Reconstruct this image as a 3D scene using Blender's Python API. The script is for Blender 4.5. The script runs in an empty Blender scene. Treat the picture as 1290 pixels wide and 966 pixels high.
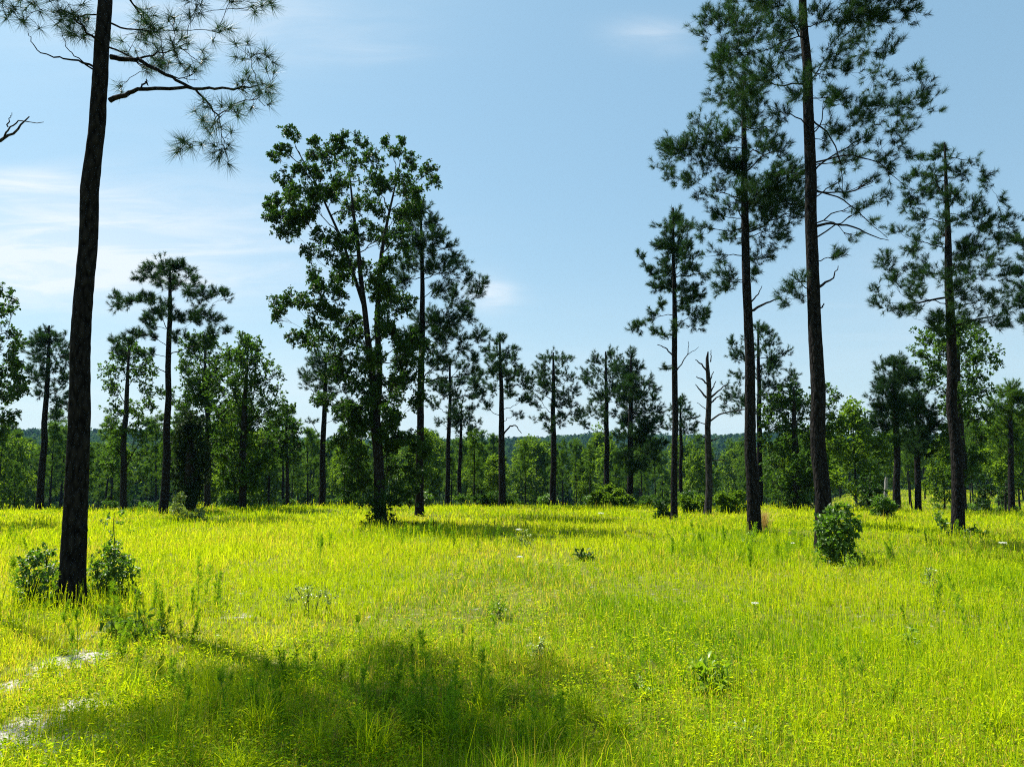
import bpy, math
import numpy as np
from math import radians, sin, cos, tan, pi

C = bpy.context.scene
COL = C.collection

# ------------------------------------------------------------------ camera
FPX, PITCH, EYE = 968.0, radians(6.8), 1.65          # focal length in px of the 1290 px wide photo
cd = bpy.data.cameras.new('camera')
cam = bpy.data.objects.new('camera', cd); COL.objects.link(cam)
cam.location = (0, 0, EYE); cam.rotation_euler = (pi / 2 + PITCH, 0, 0)
cd.sensor_fit = 'HORIZONTAL'; cd.sensor_width = 36.0; cd.lens = FPX / 1290 * 36
cd.clip_start = 0.05; cd.clip_end = 6000
C.camera = cam

# ------------------------------------------------------------------ sky, sun, exposure
SUN_EL, SUN_AZ = radians(55), radians(-49.5)         # azimuth from +Y towards +X
SUN_STRENGTH, SKY_STRENGTH, EXPOSURE = 5.0, 0.064, 1.27
C.view_settings.view_transform = 'Standard'; C.view_settings.look = 'None'
C.view_settings.exposure = EXPOSURE; C.view_settings.gamma = 1.0
C.view_settings.use_curve_mapping = False
C.cycles.use_denoising = False
C.cycles.denoiser = 'OPENIMAGEDENOISE'
C.cycles.filter_width = 1.1
C.cycles.max_bounces = 5; C.cycles.diffuse_bounces = 3; C.cycles.glossy_bounces = 2
C.cycles.transmission_bounces = 4; C.cycles.volume_bounces = 0; C.cycles.transparent_max_bounces = 4
C.cycles.sample_clamp_indirect = 4.0
C.cycles.caustics_reflective = False; C.cycles.caustics_refractive = False

def px_dir(px, py):
    dx, dy = (px - 645) / FPX, (483 - py) / FPX
    return dx, cos(PITCH) - dy * sin(PITCH), sin(PITCH) + dy * cos(PITCH)

W = bpy.data.worlds.new('World'); C.world = W; W.use_nodes = True
nt = W.node_tree; N = nt.nodes; L = nt.links
for n in list(N): N.remove(n)
out = N.new('ShaderNodeOutputWorld'); bg = N.new('ShaderNodeBackground')
bg.inputs['Strength'].default_value = SKY_STRENGTH
sky = N.new('ShaderNodeTexSky'); sky.sky_type = 'NISHITA'; sky.sun_disc = False
sky.sun_elevation = SUN_EL; sky.sun_rotation = SUN_AZ % (2 * pi)
sky.air_density = 1.0; sky.dust_density = 1.2; sky.ozone_density = 1.0; sky.altitude = 0
L.new(bg.outputs[0], out.inputs[0])
tc = N.new('ShaderNodeTexCoord'); sp = N.new('ShaderNodeSeparateXYZ'); L.new(tc.outputs['Generated'], sp.inputs[0])
def wmath(op, a, b=None):
    m = N.new('ShaderNodeMath'); m.operation = op
    for i, v in enumerate((a, b)):
        if v is None: continue
        if isinstance(v, (int, float)): m.inputs[i].default_value = v
        else: L.new(v, m.inputs[i])
    return m.outputs[0]
ysafe = wmath('MAXIMUM', sp.outputs[1], 0.03)
u_ = wmath('DIVIDE', sp.outputs[0], ysafe); v_ = wmath('DIVIDE', sp.outputs[2], ysafe)
cb = N.new('ShaderNodeCombineXYZ'); L.new(u_, cb.inputs[0]); L.new(v_, cb.inputs[1])
# thin cirrus: streaky noise, gathered where the photo has wisps
mp = N.new('ShaderNodeMapping'); mp.inputs['Scale'].default_value = (2.2, 13.0, 1); mp.inputs['Rotation'].default_value = (0, 0, radians(5))
L.new(cb.outputs[0], mp.inputs[0])
nz = N.new('ShaderNodeTexNoise'); nz.inputs['Scale'].default_value = 2.3; nz.inputs['Detail'].default_value = 8; nz.inputs['Roughness'].default_value = 0.62
nz.inputs['Distortion'].default_value = 0.6
L.new(mp.outputs[0], nz.inputs['Vector'])
cr = N.new('ShaderNodeMapRange'); cr.interpolation_type = 'SMOOTHSTEP'
cr.inputs['From Min'].default_value = 0.34; cr.inputs['From Max'].default_value = 0.68
L.new(nz.outputs['Fac'], cr.inputs['Value'])
acc = None
for (px, py, sx, sy, a) in [(20, 232, 60, 12, 1.1), (90, 300, 190, 46, 1.25), (90, 350, 130, 22, 1.1), (822, 45, 40, 18, .45), (612, 368, 24, 14, 1.2),
                            (470, 68, 50, 10, .2), (250, 25, 150, 40, .6), (420, 540, 520, 80, .45), (60, 330, 260, 150, .15), (1200, 380, 120, 50, .3)]:
    d = px_dir(px, py); u0, v0 = d[0] / d[1], d[2] / d[1]
    s = N.new('ShaderNodeVectorMath'); s.operation = 'SUBTRACT'; L.new(cb.outputs[0], s.inputs[0]); s.inputs[1].default_value = (u0, v0, 0)
    q = N.new('ShaderNodeVectorMath'); q.operation = 'MULTIPLY'; L.new(s.outputs[0], q.inputs[0]); q.inputs[1].default_value = (FPX / sx, FPX / sy, 0)
    l = N.new('ShaderNodeVectorMath'); l.operation = 'DOT_PRODUCT'; L.new(q.outputs[0], l.inputs[0]); L.new(q.outputs[0], l.inputs[1])
    e = wmath('MULTIPLY', wmath('EXPONENT', wmath('MULTIPLY', l.outputs['Value'], -0.5)), a)
    acc = e if acc is None else wmath('ADD', acc, e)
cf = wmath('MINIMUM', wmath('MULTIPLY', acc, wmath('ADD', wmath('MULTIPLY', cr.outputs[0], .55), .36)), 1.0)
cf = wmath('MULTIPLY', cf, 0.78)
hz = wmath('MULTIPLY', wmath('EXPONENT', wmath('MULTIPLY', wmath('ABSOLUTE', sp.outputs[2]), -7.5)), .80)      # milky air low over the horizon
hmx = N.new('ShaderNodeMix'); hmx.data_type = 'RGBA'; L.new(hz, hmx.inputs['Factor']); hmx.inputs['B'].default_value = (5.2, 5.75, 5.95, 1)
mxs = N.new('ShaderNodeMix'); mxs.data_type = 'RGBA'
L.new(cf, mxs.inputs['Factor']); wb = N.new('ShaderNodeMix'); wb.data_type = 'RGBA'; wb.blend_type = 'MULTIPLY'; wb.inputs['Factor'].default_value = 1      # the photo's cool white balance
L.new(sky.outputs[0], wb.inputs['A']); wb.inputs['B'].default_value = (.85, 1.06, 1.02, 1)
veil = N.new('ShaderNodeMix'); veil.data_type = 'RGBA'; veil.inputs['Factor'].default_value = .5                     # thin even summer veil
L.new(wb.outputs['Result'], veil.inputs['A']); veil.inputs['B'].default_value = (2.3, 3.95, 5.3, 1)
L.new(veil.outputs['Result'], hmx.inputs['A']); L.new(hmx.outputs['Result'], mxs.inputs['A']); mxs.inputs['B'].default_value = (6.3, 6.6, 6.9, 1)
L.new(mxs.outputs['Result'], bg.inputs['Color'])

sd = bpy.data.lights.new('sun', 'SUN'); so = bpy.data.objects.new('sun', sd); COL.objects.link(so)
sd.energy = SUN_STRENGTH; sd.angle = radians(0.53); sd.color = (1.0, 0.95, 0.86)
import mathutils
SUNV = mathutils.Vector((sin(SUN_AZ) * cos(SUN_EL), cos(SUN_AZ) * cos(SUN_EL), sin(SUN_EL)))
so.rotation_euler = SUNV.to_track_quat('Z', 'Y').to_euler(); so.location = (-20, 20, 40)

# ------------------------------------------------------------------ numpy helpers
def rs(seed): return np.random.default_rng(seed)
def unit(v): return v / np.maximum(np.linalg.norm(v, axis=-1, keepdims=True), 1e-9)

def vnoise(x, y, seed=0):
    """smooth value noise in 2D, about 0..1"""
    xi, yi = np.floor(x).astype(np.int64), np.floor(y).astype(np.int64)
    fx, fy = x - xi, y - yi
    fx, fy = fx * fx * (3 - 2 * fx), fy * fy * (3 - 2 * fy)
    def h(a, b):
        n = (a * 374761393 + b * 668265263 + seed * 982451653) & 0xffffffff
        n = ((n ^ (n >> 13)) * 1274126177) & 0xffffffff
        return ((n ^ (n >> 16)) & 0xffff) / 65535.0
    return (h(xi, yi) * (1 - fx) + h(xi + 1, yi) * fx) * (1 - fy) + (h(xi, yi + 1) * (1 - fx) + h(xi + 1, yi + 1) * fx) * fy

def smooth(a, b, x):
    t = np.clip((x - a) / (b - a), 0, 1); return t * t * (3 - 2 * t)

def terrain(x, y):
    x = np.asarray(x, float); y = np.asarray(y, float)
    r = np.hypot(x, y)
    u = x / np.maximum(np.abs(y), 1.0)
    z = 0.10 * (vnoise(x * .22, y * .22, 1) - .5) + 0.05 * (vnoise(x * .8, y * .8, 2) - .5)
    fr = (y > 0) * 1.0
    right = smooth(.30, .46, u)                               # the meadow runs on to the right
    y0 = 39 + 2.0 * (vnoise(x * .12, y * 0, 3) - .5)
    dip_l = -6.0 * smooth(0, 75, r - y0) ** .8 - 2.0 * smooth(60, 140, r)
    dip_r = -1.25 * smooth(36, 62, r) + .3 * smooth(70, 130, r) - 7 * smooth(150, 240, r)
    z = z + fr * ((1 - right) * dip_l + right * dip_r)
    ridge = smooth(190, 900, r) ** 1.25 * (42 + 8 * (vnoise(np.arctan2(x, np.maximum(y, 1e-3)) * 9 + 40, 0 * x, 5) - .4)) + 4 * smooth(200, 400, r) * (vnoise(x * .012, y * .012, 6) - .5)
    z = z + fr * ridge
    return z

def mesh_from(name, V, faces, attr=None):
    """V (n,3); faces: list of int arrays (m,k)"""
    me = bpy.data.meshes.new(name)
    V = np.ascontiguousarray(V, np.float32)
    faces = [np.asarray(f, np.int32) for f in faces if len(f)]
    me.vertices.add(len(V)); me.vertices.foreach_set('co', V.ravel())
    tot = np.concatenate([np.full(len(f), f.shape[1], np.int32) for f in faces])
    loops = np.concatenate([f.ravel() for f in faces])
    me.loops.add(len(loops)); me.loops.foreach_set('vertex_index', loops)
    me.polygons.add(len(tot))
    me.polygons.foreach_set('loop_start', np.concatenate([[0], np.cumsum(tot)[:-1]]).astype(np.int32))
    try: me.polygons.foreach_set('loop_total', tot)
    except Exception: pass
    me.update(calc_edges=True)
    if attr is not None:
        a = me.attributes.new('tint', 'FLOAT', 'POINT'); a.data.foreach_set('value', np.asarray(attr, np.float32))
    return me

class Geo:
    def __init__(self): self.V = []; self.F = []; self.A = []; self.n = 0
    def add(self, V, F, a=0.0):
        V = np.asarray(V, float).reshape(-1, 3)
        if not len(V): return
        self.V.append(V)
        for f in (F if isinstance(F, list) else [F]): self.F.append(np.asarray(f) + self.n)
        self.A.append(np.broadcast_to(np.asarray(a, float), (len(V),))); self.n += len(V)
    def build(self, name, mat, parent=None, smooth_sh=False, loc=(0, 0, 0)):
        byk = {}
        for f in self.F: byk.setdefault(f.shape[1], []).append(f)
        me = mesh_from(name, np.concatenate(self.V) - np.asarray(loc), [np.concatenate(v) for v in byk.values()], np.concatenate(self.A))
        me.materials.append(mat)
        if smooth_sh: me.polygons.foreach_set('use_smooth', np.ones(len(me.polygons), bool))
        o = bpy.data.objects.new(name, me); COL.objects.link(o)
        if parent is not None: o.parent = parent
        return o

def tubes(P, R, sides=4, tip=True):
    """P (T,n,3) polylines, R (T,n) radii -> verts, quads"""
    P = np.asarray(P, float); R = np.asarray(R, float)
    T, n, _ = P.shape
    tan_ = unit(np.gradient(P, axis=1))
    mean = unit(P[:, -1] - P[:, 0] + 1e-9)
    ref = np.where((np.abs(mean[:, 2]) > .75)[:, None], np.array([1., 0, 0]), np.array([0, 0, 1.]))[:, None, :]
    a = unit(np.cross(tan_, np.broadcast_to(ref, tan_.shape))); b = np.cross(tan_, a)
    th = np.arange(sides) * 2 * pi / sides
    ring = a[:, :, None, :] * np.cos(th)[:, None] + b[:, :, None, :] * np.sin(th)[:, None]
    V = P[:, :, None, :] + ring * R[:, :, None, None]
    idx = np.arange(T * n * sides).reshape(T, n, sides)
    q = np.stack([idx[:, :-1], np.roll(idx[:, :-1], -1, 2), np.roll(idx[:, 1:], -1, 2), idx[:, 1:]], -1).reshape(-1, 4)
    return V.reshape(-1, 3), q

def bez(A, B, Cc, n):
    t = np.linspace(0, 1, n)[:, None]
    A, B, Cc = (np.asarray(k, float)[..., None, :] for k in (A, B, Cc))
    return A * (1 - t) ** 2 + 2 * B * t * (1 - t) + Cc * t * t

def leaves(g, P, D, length, width, rng, up=0.8, oval=False, fold=.25, curl=.15, tint=None):
    """flat-ish leaves at P pointing along D"""
    n = len(P)
    if not n: return
    D = unit(D)
    length = np.broadcast_to(length, (n,))[:, None]; width = np.broadcast_to(width, (n,))[:, None]
    nr = unit(np.array([0, 0, up]) + rng.normal(0, .55, (n, 3)))
    s = unit(np.cross(D, nr)); nr = np.cross(s, D)
    t = np.zeros(n) if tint is None else tint
    if not oval:
        V = np.stack([P, P + D * length * .5 + s * width * .5 + nr * width * fold, P + D * length - nr * length * curl,
                      P + D * length * .5 - s * width * .5 + nr * width * fold], 1)
        f = np.arange(n * 4).reshape(n, 4)
        g.add(V, [f[:, [0, 1, 2]], f[:, [0, 2, 3]]], np.repeat(t, 4))
    else:
        m1 = P + D * length * .30; m2 = P + D * length * .68 - nr * length * curl * .35; tip = P + D * length - nr * length * curl
        V = np.stack([P, m1 + s * width * .5 + nr * width * fold, m2 + s * width * .38 + nr * width * fold * .7, tip,
                      m2 - s * width * .38 + nr * width * fold * .7, m1 - s * width * .5 + nr * width * fold, m1, m2], 1)
        f = np.arange(n * 8).reshape(n, 8)
        g.add(V, [f[:, [0, 1, 6]], f[:, [0, 6, 5]], f[:, [2, 3, 7]], f[:, [7, 3, 4]], f[:, [1, 2, 7, 6]], f[:, [6, 7, 4, 5]]], np.repeat(t, 8))

def needles(g, P, D, count, tuft, length, width, rng, lo=25, hi=80, droop=.12):
    """bottle-brush tufts of needles at twig tips P along D"""
    n = len(P); D = unit(D)
    Pn = np.repeat(P, count, 0); Dn = np.repeat(D, count, 0); m = len(Pn)
    tl = np.broadcast_to(tuft, (n,)).repeat(count)
    base = Pn - Dn * (rng.random(m) * tl)[:, None]
    pr = unit(np.cross(Dn, rng.normal(0, 1, (m, 3))))
    ph = np.radians(rng.uniform(lo, hi, m))[:, None]
    d = unit(Dn * np.cos(ph) + pr * np.sin(ph) + np.array([0, 0, -droop]))
    ln = (np.broadcast_to(length, (n,)).repeat(count) * rng.uniform(.75, 1.1, m))[:, None]
    s = unit(np.cross(d, rng.normal(0, 1, (m, 3)))) * (np.broadcast_to(width, (n,)).repeat(count) * .5)[:, None]
    V = np.stack([base - s, base + s, base + d * ln], 1)
    g.add(V, np.arange(m * 3).reshape(m, 3), np.repeat(np.repeat(rng.random(n), count), 3))

# ------------------------------------------------------------------ materials
def new_mat(name):
    m = bpy.data.materials.new(name); m.use_nodes = True
    for n in list(m.node_tree.nodes): m.node_tree.nodes.remove(n)
    return m, m.node_tree.nodes, m.node_tree.links

def ramp(Nn, stops):
    r = Nn.new('ShaderNodeValToRGB'); el = r.color_ramp.elements
    while len(el) < len(stops): el.new(.5)
    for e, (p, c) in zip(el, stops): e.position = p; e.color = (*c, 1)
    return r

def foliage_mat(name, stops, trans=(.5, .8, .25), tmix=.4, gloss=.35, rough=.45, noise=.5, use_attr=False, nscale=.35):
    m, Nn, Ll = new_mat(name)
    o = Nn.new('ShaderNodeOutputMaterial')
    geo = Nn.new('ShaderNodeNewGeometry')
    val = geo.outputs['Random Per Island']
    if use_attr:
        at = Nn.new('ShaderNodeAttribute'); at.attribute_name = 'tint'; val = at.outputs['Fac']
    tx = Nn.new('ShaderNodeTexNoise'); tx.inputs['Scale'].default_value = nscale; tx.inputs['Detail'].default_value = 3
    Ll.new(geo.outputs['Position'], tx.inputs['Vector'])
    mx = Nn.new('ShaderNodeMix'); mx.inputs['Factor'].default_value = noise
    Ll.new(val, mx.inputs['A']); Ll.new(tx.outputs['Fac'], mx.inputs['B'])
    r = ramp(Nn, stops); Ll.new(mx.outputs['Result'], r.inputs['Fac'])
    p = Nn.new('ShaderNodeBsdfPrincipled'); Ll.new(r.outputs[0], p.inputs['Base Color'])
    p.inputs['Roughness'].default_value = rough; p.inputs['Specular IOR Level'].default_value = gloss
    t = Nn.new('ShaderNodeBsdfTranslucent')
    mc = Nn.new('ShaderNodeMix'); mc.data_type = 'RGBA'; mc.blend_type = 'MULTIPLY'; mc.inputs['Factor'].default_value = 1
    Ll.new(r.outputs[0], mc.inputs['A']); mc.inputs['B'].default_value = (*trans, 1); Ll.new(mc.outputs['Result'], t.inputs['Color'])
    ms = Nn.new('ShaderNodeMixShader'); ms.inputs[0].default_value = tmix
    Ll.new(p.outputs[0], ms.inputs[1]); Ll.new(t.outputs[0], ms.inputs[2]); Ll.new(ms.outputs[0], o.inputs[0])
    return m

def bark_mat(name, dark, light, scale=9, stretch=.22, bump=.6):
    m, Nn, Ll = new_mat(name)
    o = Nn.new('ShaderNodeOutputMaterial'); p = Nn.new('ShaderNodeBsdfPrincipled'); Ll.new(p.outputs[0], o.inputs[0])
    t = Nn.new('ShaderNodeTexCoord'); mp = Nn.new('ShaderNodeMapping'); mp.inputs['Scale'].default_value = (1, 1, stretch)
    Ll.new(t.outputs['Object'], mp.inputs[0])
    v = Nn.new('ShaderNodeTexVoronoi'); v.feature = 'DISTANCE_TO_EDGE'; v.inputs['Scale'].default_value = scale; Ll.new(mp.outputs[0], v.inputs['Vector'])
    n = Nn.new('ShaderNodeTexNoise'); n.inputs['Scale'].default_value = scale * 1.7; n.inputs['Detail'].default_value = 6; Ll.new(mp.outputs[0], n.inputs['Vector'])
    mm = Nn.new('ShaderNodeMath'); mm.operation = 'MULTIPLY_ADD'; Ll.new(v.outputs['Distance'], mm.inputs[0]); mm.inputs[1].default_value = 1.1
    Ll.new(n.outputs['Fac'], mm.inputs[2])
    r = ramp(Nn, [(.38, dark), (.62, tuple((a + b) / 2 for a, b in zip(dark, light))), (.9, light)])
    Ll.new(mm.outputs[0], r.inputs['Fac']); Ll.new(r.outputs[0], p.inputs['Base Color'])
    b = Nn.new('ShaderNodeBump'); b.inputs['Strength'].default_value = bump; b.inputs['Distance'].default_value = .03
    Ll.new(mm.outputs[0], b.inputs['Height']); Ll.new(b.outputs[0], p.inputs['Normal'])
    p.inputs['Roughness'].default_value = .9; p.inputs['Specular IOR Level'].default_value = .05
    return m

M = {}
M['pine_bark'] = bark_mat('pine_bark', (.0025, .0024, .0026), (.021, .0185, .0175), 13, .36, 1.0)
M['oak_bark'] = bark_mat('oak_bark', (.006, .0055, .005), (.036, .032, .029), 14, .4)
M['dead_wood'] = bark_mat('dead_wood', (.008, .0075, .007), (.046, .042, .039), 12)
M['grey_wood'] = bark_mat('grey_wood', (.12, .115, .11), (.30, .29, .28), 12)
M['needle'] = foliage_mat('pine_needles', [(.15, (.011, .030, .016)), (.5, (.022, .050, .020)), (.85, (.055, .098, .028))], (1.0, 1.35, .5), .30, .05, .6)
M['needle_near'] = foliage_mat('longleaf_needles', [(.15, (.018, .042, .024)), (.5, (.032, .068, .030)), (.85, (.068, .11, .036))], (.9, 1.2, .5), .3, .18, .5)
M['oak_leaf'] = foliage_mat('oak_leaves', [(.15, (.016, .038, .012)), (.5, (.030, .066, .014)), (.85, (.065, .12, .020))], (1.3, 1.6, .5), .32, .14, .5)
M['mid_leaf'] = foliage_mat('edge_tree_leaves', [(.15, (.024, .055, .014)), (.5, (.044, .092, .017)), (.85, (.09, .15, .024))], (1.3, 1.5, .5), .42, .08, .55)
M['dark_leaf'] = foliage_mat('cedar_sprays', [(.15, (.012, .024, .011)), (.85, (.036, .062, .020))], (1, 1.2, .5), .22, .06, .6)
M['wood_needle'] = foliage_mat('young_pine_needles', [(.15, (.036, .080, .018)), (.5, (.062, .125, .022)), (.85, (.11, .18, .028))], (1.3, 1.4, .4), .48, .05, .6)
M['wood_leaf'] = foliage_mat('woodland_leaves', [(.15, (.048, .098, .014)), (.5, (.082, .15, .018)), (.85, (.145, .225, .026))], (1.4, 1.4, .4), .48, .06, .55)
M['shrub_leaf'] = foliage_mat('shrub_leaves', [(.15, (.038, .080, .014)), (.5, (.070, .135, .020)), (.85, (.12, .20, .028))], (1.4, 1.7, .4), .38, .3, .45)
M['fresh_leaf'] = foliage_mat('fresh_leaves', [(.15, (.13, .22, .012)), (.5, (.20, .31, .018)), (.85, (.30, .40, .03))], (1.2, 1.3, .4), .45, .45, .4)
M['pale_leaf'] = foliage_mat('pale_leaves', [(.15, (.16, .22, .05)), (.5, (.26, .32, .09)), (.85, (.40, .45, .18))], (1.1, 1.2, .4), .35, .5, .4)
M['fennel'] = foliage_mat('feathery_leaves', [(.15, (.11, .24, .014)), (.5, (.16, .31, .018)), (.85, (.24, .39, .026))], (1.5, 1.4, .3), .58, .08, .6)
M['grass'] = foliage_mat('meadow_grass', [(.0, (.085, .21, .006)), (.3, (.215, .345, .006)), (.55, (.32, .435, .008)), (.82, (.395, .49, .024)), (.97, (.40, .32, .10))],
                         (1.57, 1.36, .4), .54, .05, .6, noise=0.0, use_attr=True)
M['dry_grass'] = foliage_mat('dry_grass', [(.2, (.30, .20, .07)), (.8, (.45, .33, .12))], (1, .9, .6), .35, .2, .6)
M['stem'] = foliage_mat('green_stems', [(.2, (.05, .07, .02)), (.8, (.10, .12, .03))], (1, 1, .5), .1, .2, .6)
M['petal'] = foliage_mat('white_petals', [(.2, (.70, .72, .66)), (.8, (.82, .82, .78))], (1, 1, 1), .3, .2, .6)

def ground_mat():
    m, Nn, Ll = new_mat('ground')
    o = Nn.new('ShaderNodeOutputMaterial'); p = Nn.new('ShaderNodeBsdfPrincipled'); Ll.new(p.outputs[0], o.inputs[0])
    geo = Nn.new('ShaderNodeNewGeometry')
    at = Nn.new('ShaderNodeAttribute'); at.attribute_name = 'tint'       # 0 meadow, 1 woodland floor
    sa = Nn.new('ShaderNodeAttribute'); sa.attribute_name = 'sand'
    n1 = Nn.new('ShaderNodeTexNoise'); n1.inputs['Scale'].default_value = .9; n1.inputs['Detail'].default_value = 8; n1.inputs['Roughness'].default_value = .65
    n2 = Nn.new('ShaderNodeTexNoise'); n2.inputs['Scale'].default_value = 22; n2.inputs['Detail'].default_value = 6
    for n in (n1, n2): Ll.new(geo.outputs['Position'], n.inputs['Vector'])
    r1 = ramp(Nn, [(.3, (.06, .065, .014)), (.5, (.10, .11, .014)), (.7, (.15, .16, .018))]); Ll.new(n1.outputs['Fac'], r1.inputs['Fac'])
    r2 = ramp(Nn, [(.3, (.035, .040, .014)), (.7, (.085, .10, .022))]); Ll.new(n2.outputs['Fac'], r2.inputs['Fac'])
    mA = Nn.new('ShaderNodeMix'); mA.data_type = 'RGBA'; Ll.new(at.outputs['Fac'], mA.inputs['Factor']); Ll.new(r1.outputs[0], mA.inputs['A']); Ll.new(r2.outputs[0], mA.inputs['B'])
    # pale sand showing between the tufts
    r3 = ramp(Nn, [(.3, (.12, .105, .085)), (.5, (.30, .28, .25)), (.72, (.48, .46, .425))]); Ll.new(n2.outputs['Fac'], r3.inputs['Fac'])
    n3 = Nn.new('ShaderNodeTexNoise'); n3.inputs['Scale'].default_value = 5.5; n3.inputs['Detail'].default_value = 7; n3.inputs['Roughness'].default_value = .7; Ll.new(geo.outputs['Position'], n3.inputs['Vector'])
    sm = Nn.new('ShaderNodeMath'); sm.operation = 'MULTIPLY_ADD'; Ll.new(n3.outputs['Fac'], sm.inputs[0]); sm.inputs[1].default_value = 2.2; Ll.new(sa.outputs['Fac'], sm.inputs[2])
    sr = Nn.new('ShaderNodeMapRange'); sr.inputs['From Min'].default_value = 1.30; sr.inputs['From Max'].default_value = 1.55; Ll.new(sm.outputs[0], sr.inputs['Value'])
    mB = Nn.new('ShaderNodeMix'); mB.data_type = 'RGBA'; Ll.new(sr.outputs[0], mB.inputs['Factor']); Ll.new(mA.outputs['Result'], mB.inputs['A']); Ll.new(r3.outputs[0], mB.inputs['B'])
    Ll.new(mB.outputs['Result'], p.inputs['Base Color'])
    b = Nn.new('ShaderNodeBump'); b.inputs['Strength'].default_value = .5; b.inputs['Distance'].default_value = .04; Ll.new(n2.outputs['Fac'], b.inputs['Height']); Ll.new(b.outputs[0], p.inputs['Normal'])
    p.inputs['Roughness'].default_value = .95; p.inputs['Specular IOR Level'].default_value = .1
    return m
M['ground'] = ground_mat()

# ------------------------------------------------------------------ placing
def at_px(px, py, Y):
    d = px_dir(px, py); t = Y / d[1]
    return np.array([d[0] * t, Y, EYE + d[2] * t])
def ground_px(px, py):
    """where the view ray through a pixel meets the meadow (level there)"""
    d = px_dir(px, py); t = -EYE / d[2]
    x, y = d[0] * t, d[1] * t
    return np.array([x, y, float(terrain(x, y))])
def mpp(Y): return Y / FPX        # metres per photo pixel

def tag(o, label=None, cat=None, group=None, kind=None):
    if label: o['label'] = label
    if cat: o['category'] = cat
    if group: o['group'] = group
    if kind: o['kind'] = kind
    return o
def empty(name, loc, label, cat, group=None):
    o = bpy.data.objects.new(name, None); COL.objects.link(o); o.location = tuple(loc); o.empty_display_size = .2
    return tag(o, label, cat, group)
def copy_thing(o, loc, rz, sc, label=None, group=None):
    c = o.copy(); COL.objects.link(c); c.location = tuple(loc); c.rotation_euler = (0, 0, rz)
    c.scale = (sc, sc, sc) if np.isscalar(sc) else sc
    if label: c['label'] = label
    if group: c['group'] = group
    for ch in list(o.children):
        k = ch.copy(); COL.objects.link(k); k.parent = c
    return c

# ------------------------------------------------------------------ ground
SAND = [(86, 834, 20, 8, 1.1), (4, 930, 28, 24, 1.1), (56, 952, 24, 8, .5), (14, 862, 16, 7, .6), (112, 885, 24, 8, .5), (200, 905, 30, 8, .35), (120, 935, 40, 11, .5), (300, 775, 16, 4, .3),
        (230, 945, 34, 10, .45), (100, 800, 26, 6, .4)]
def sand_amount(x, y):
    s = np.zeros_like(x)
    for (px, py, rx, ry, a) in SAND:
        c = ground_px(px, py); c2 = ground_px(px, py + ry)
        sx = rx * mpp(c[1]); sy = abs(c[1] - c2[1])
        s += a * np.exp(-.5 * (((x - c[0]) / sx) ** 2 + ((y - c[1]) / sy) ** 2))
    return np.clip(s, 0, 1)
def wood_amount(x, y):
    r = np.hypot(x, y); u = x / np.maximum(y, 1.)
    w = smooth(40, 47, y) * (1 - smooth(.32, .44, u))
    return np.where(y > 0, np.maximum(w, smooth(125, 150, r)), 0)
def build_ground():
    rad = np.concatenate([np.arange(.6, 14, .22), np.arange(14, 60, .8), 60 * 1.045 ** np.arange(1, 76)])
    rad = rad[rad < 1500]
    na = 360
    th = np.arange(na) * 2 * pi / na
    x = np.outer(rad, np.sin(th)); y = np.outer(rad, np.cos(th)); z = terrain(x, y)
    V = np.concatenate([[[0, 0, float(terrain(0, 0))]], np.stack([x, y, z], -1).reshape(-1, 3)])
    i = 1 + np.arange(len(rad) * na).reshape(len(rad), na)
    q = np.stack([i[:-1], i[1:], np.roll(i[1:], -1, 1), np.roll(i[:-1], -1, 1)], -1).reshape(-1, 4)
    t = np.stack([np.zeros(na, int), i[0], np.roll(i[0], -1)], -1)
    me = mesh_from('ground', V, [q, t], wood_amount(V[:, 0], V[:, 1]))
    a = me.attributes.new('sand', 'FLOAT', 'POINT'); a.data.foreach_set('value', sand_amount(V[:, 0], V[:, 1]).astype(np.float32))
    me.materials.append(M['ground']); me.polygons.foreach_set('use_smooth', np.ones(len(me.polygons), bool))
    o = bpy.data.objects.new('ground', me); COL.objects.link(o); tag(o, kind='structure')
build_ground()

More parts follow.
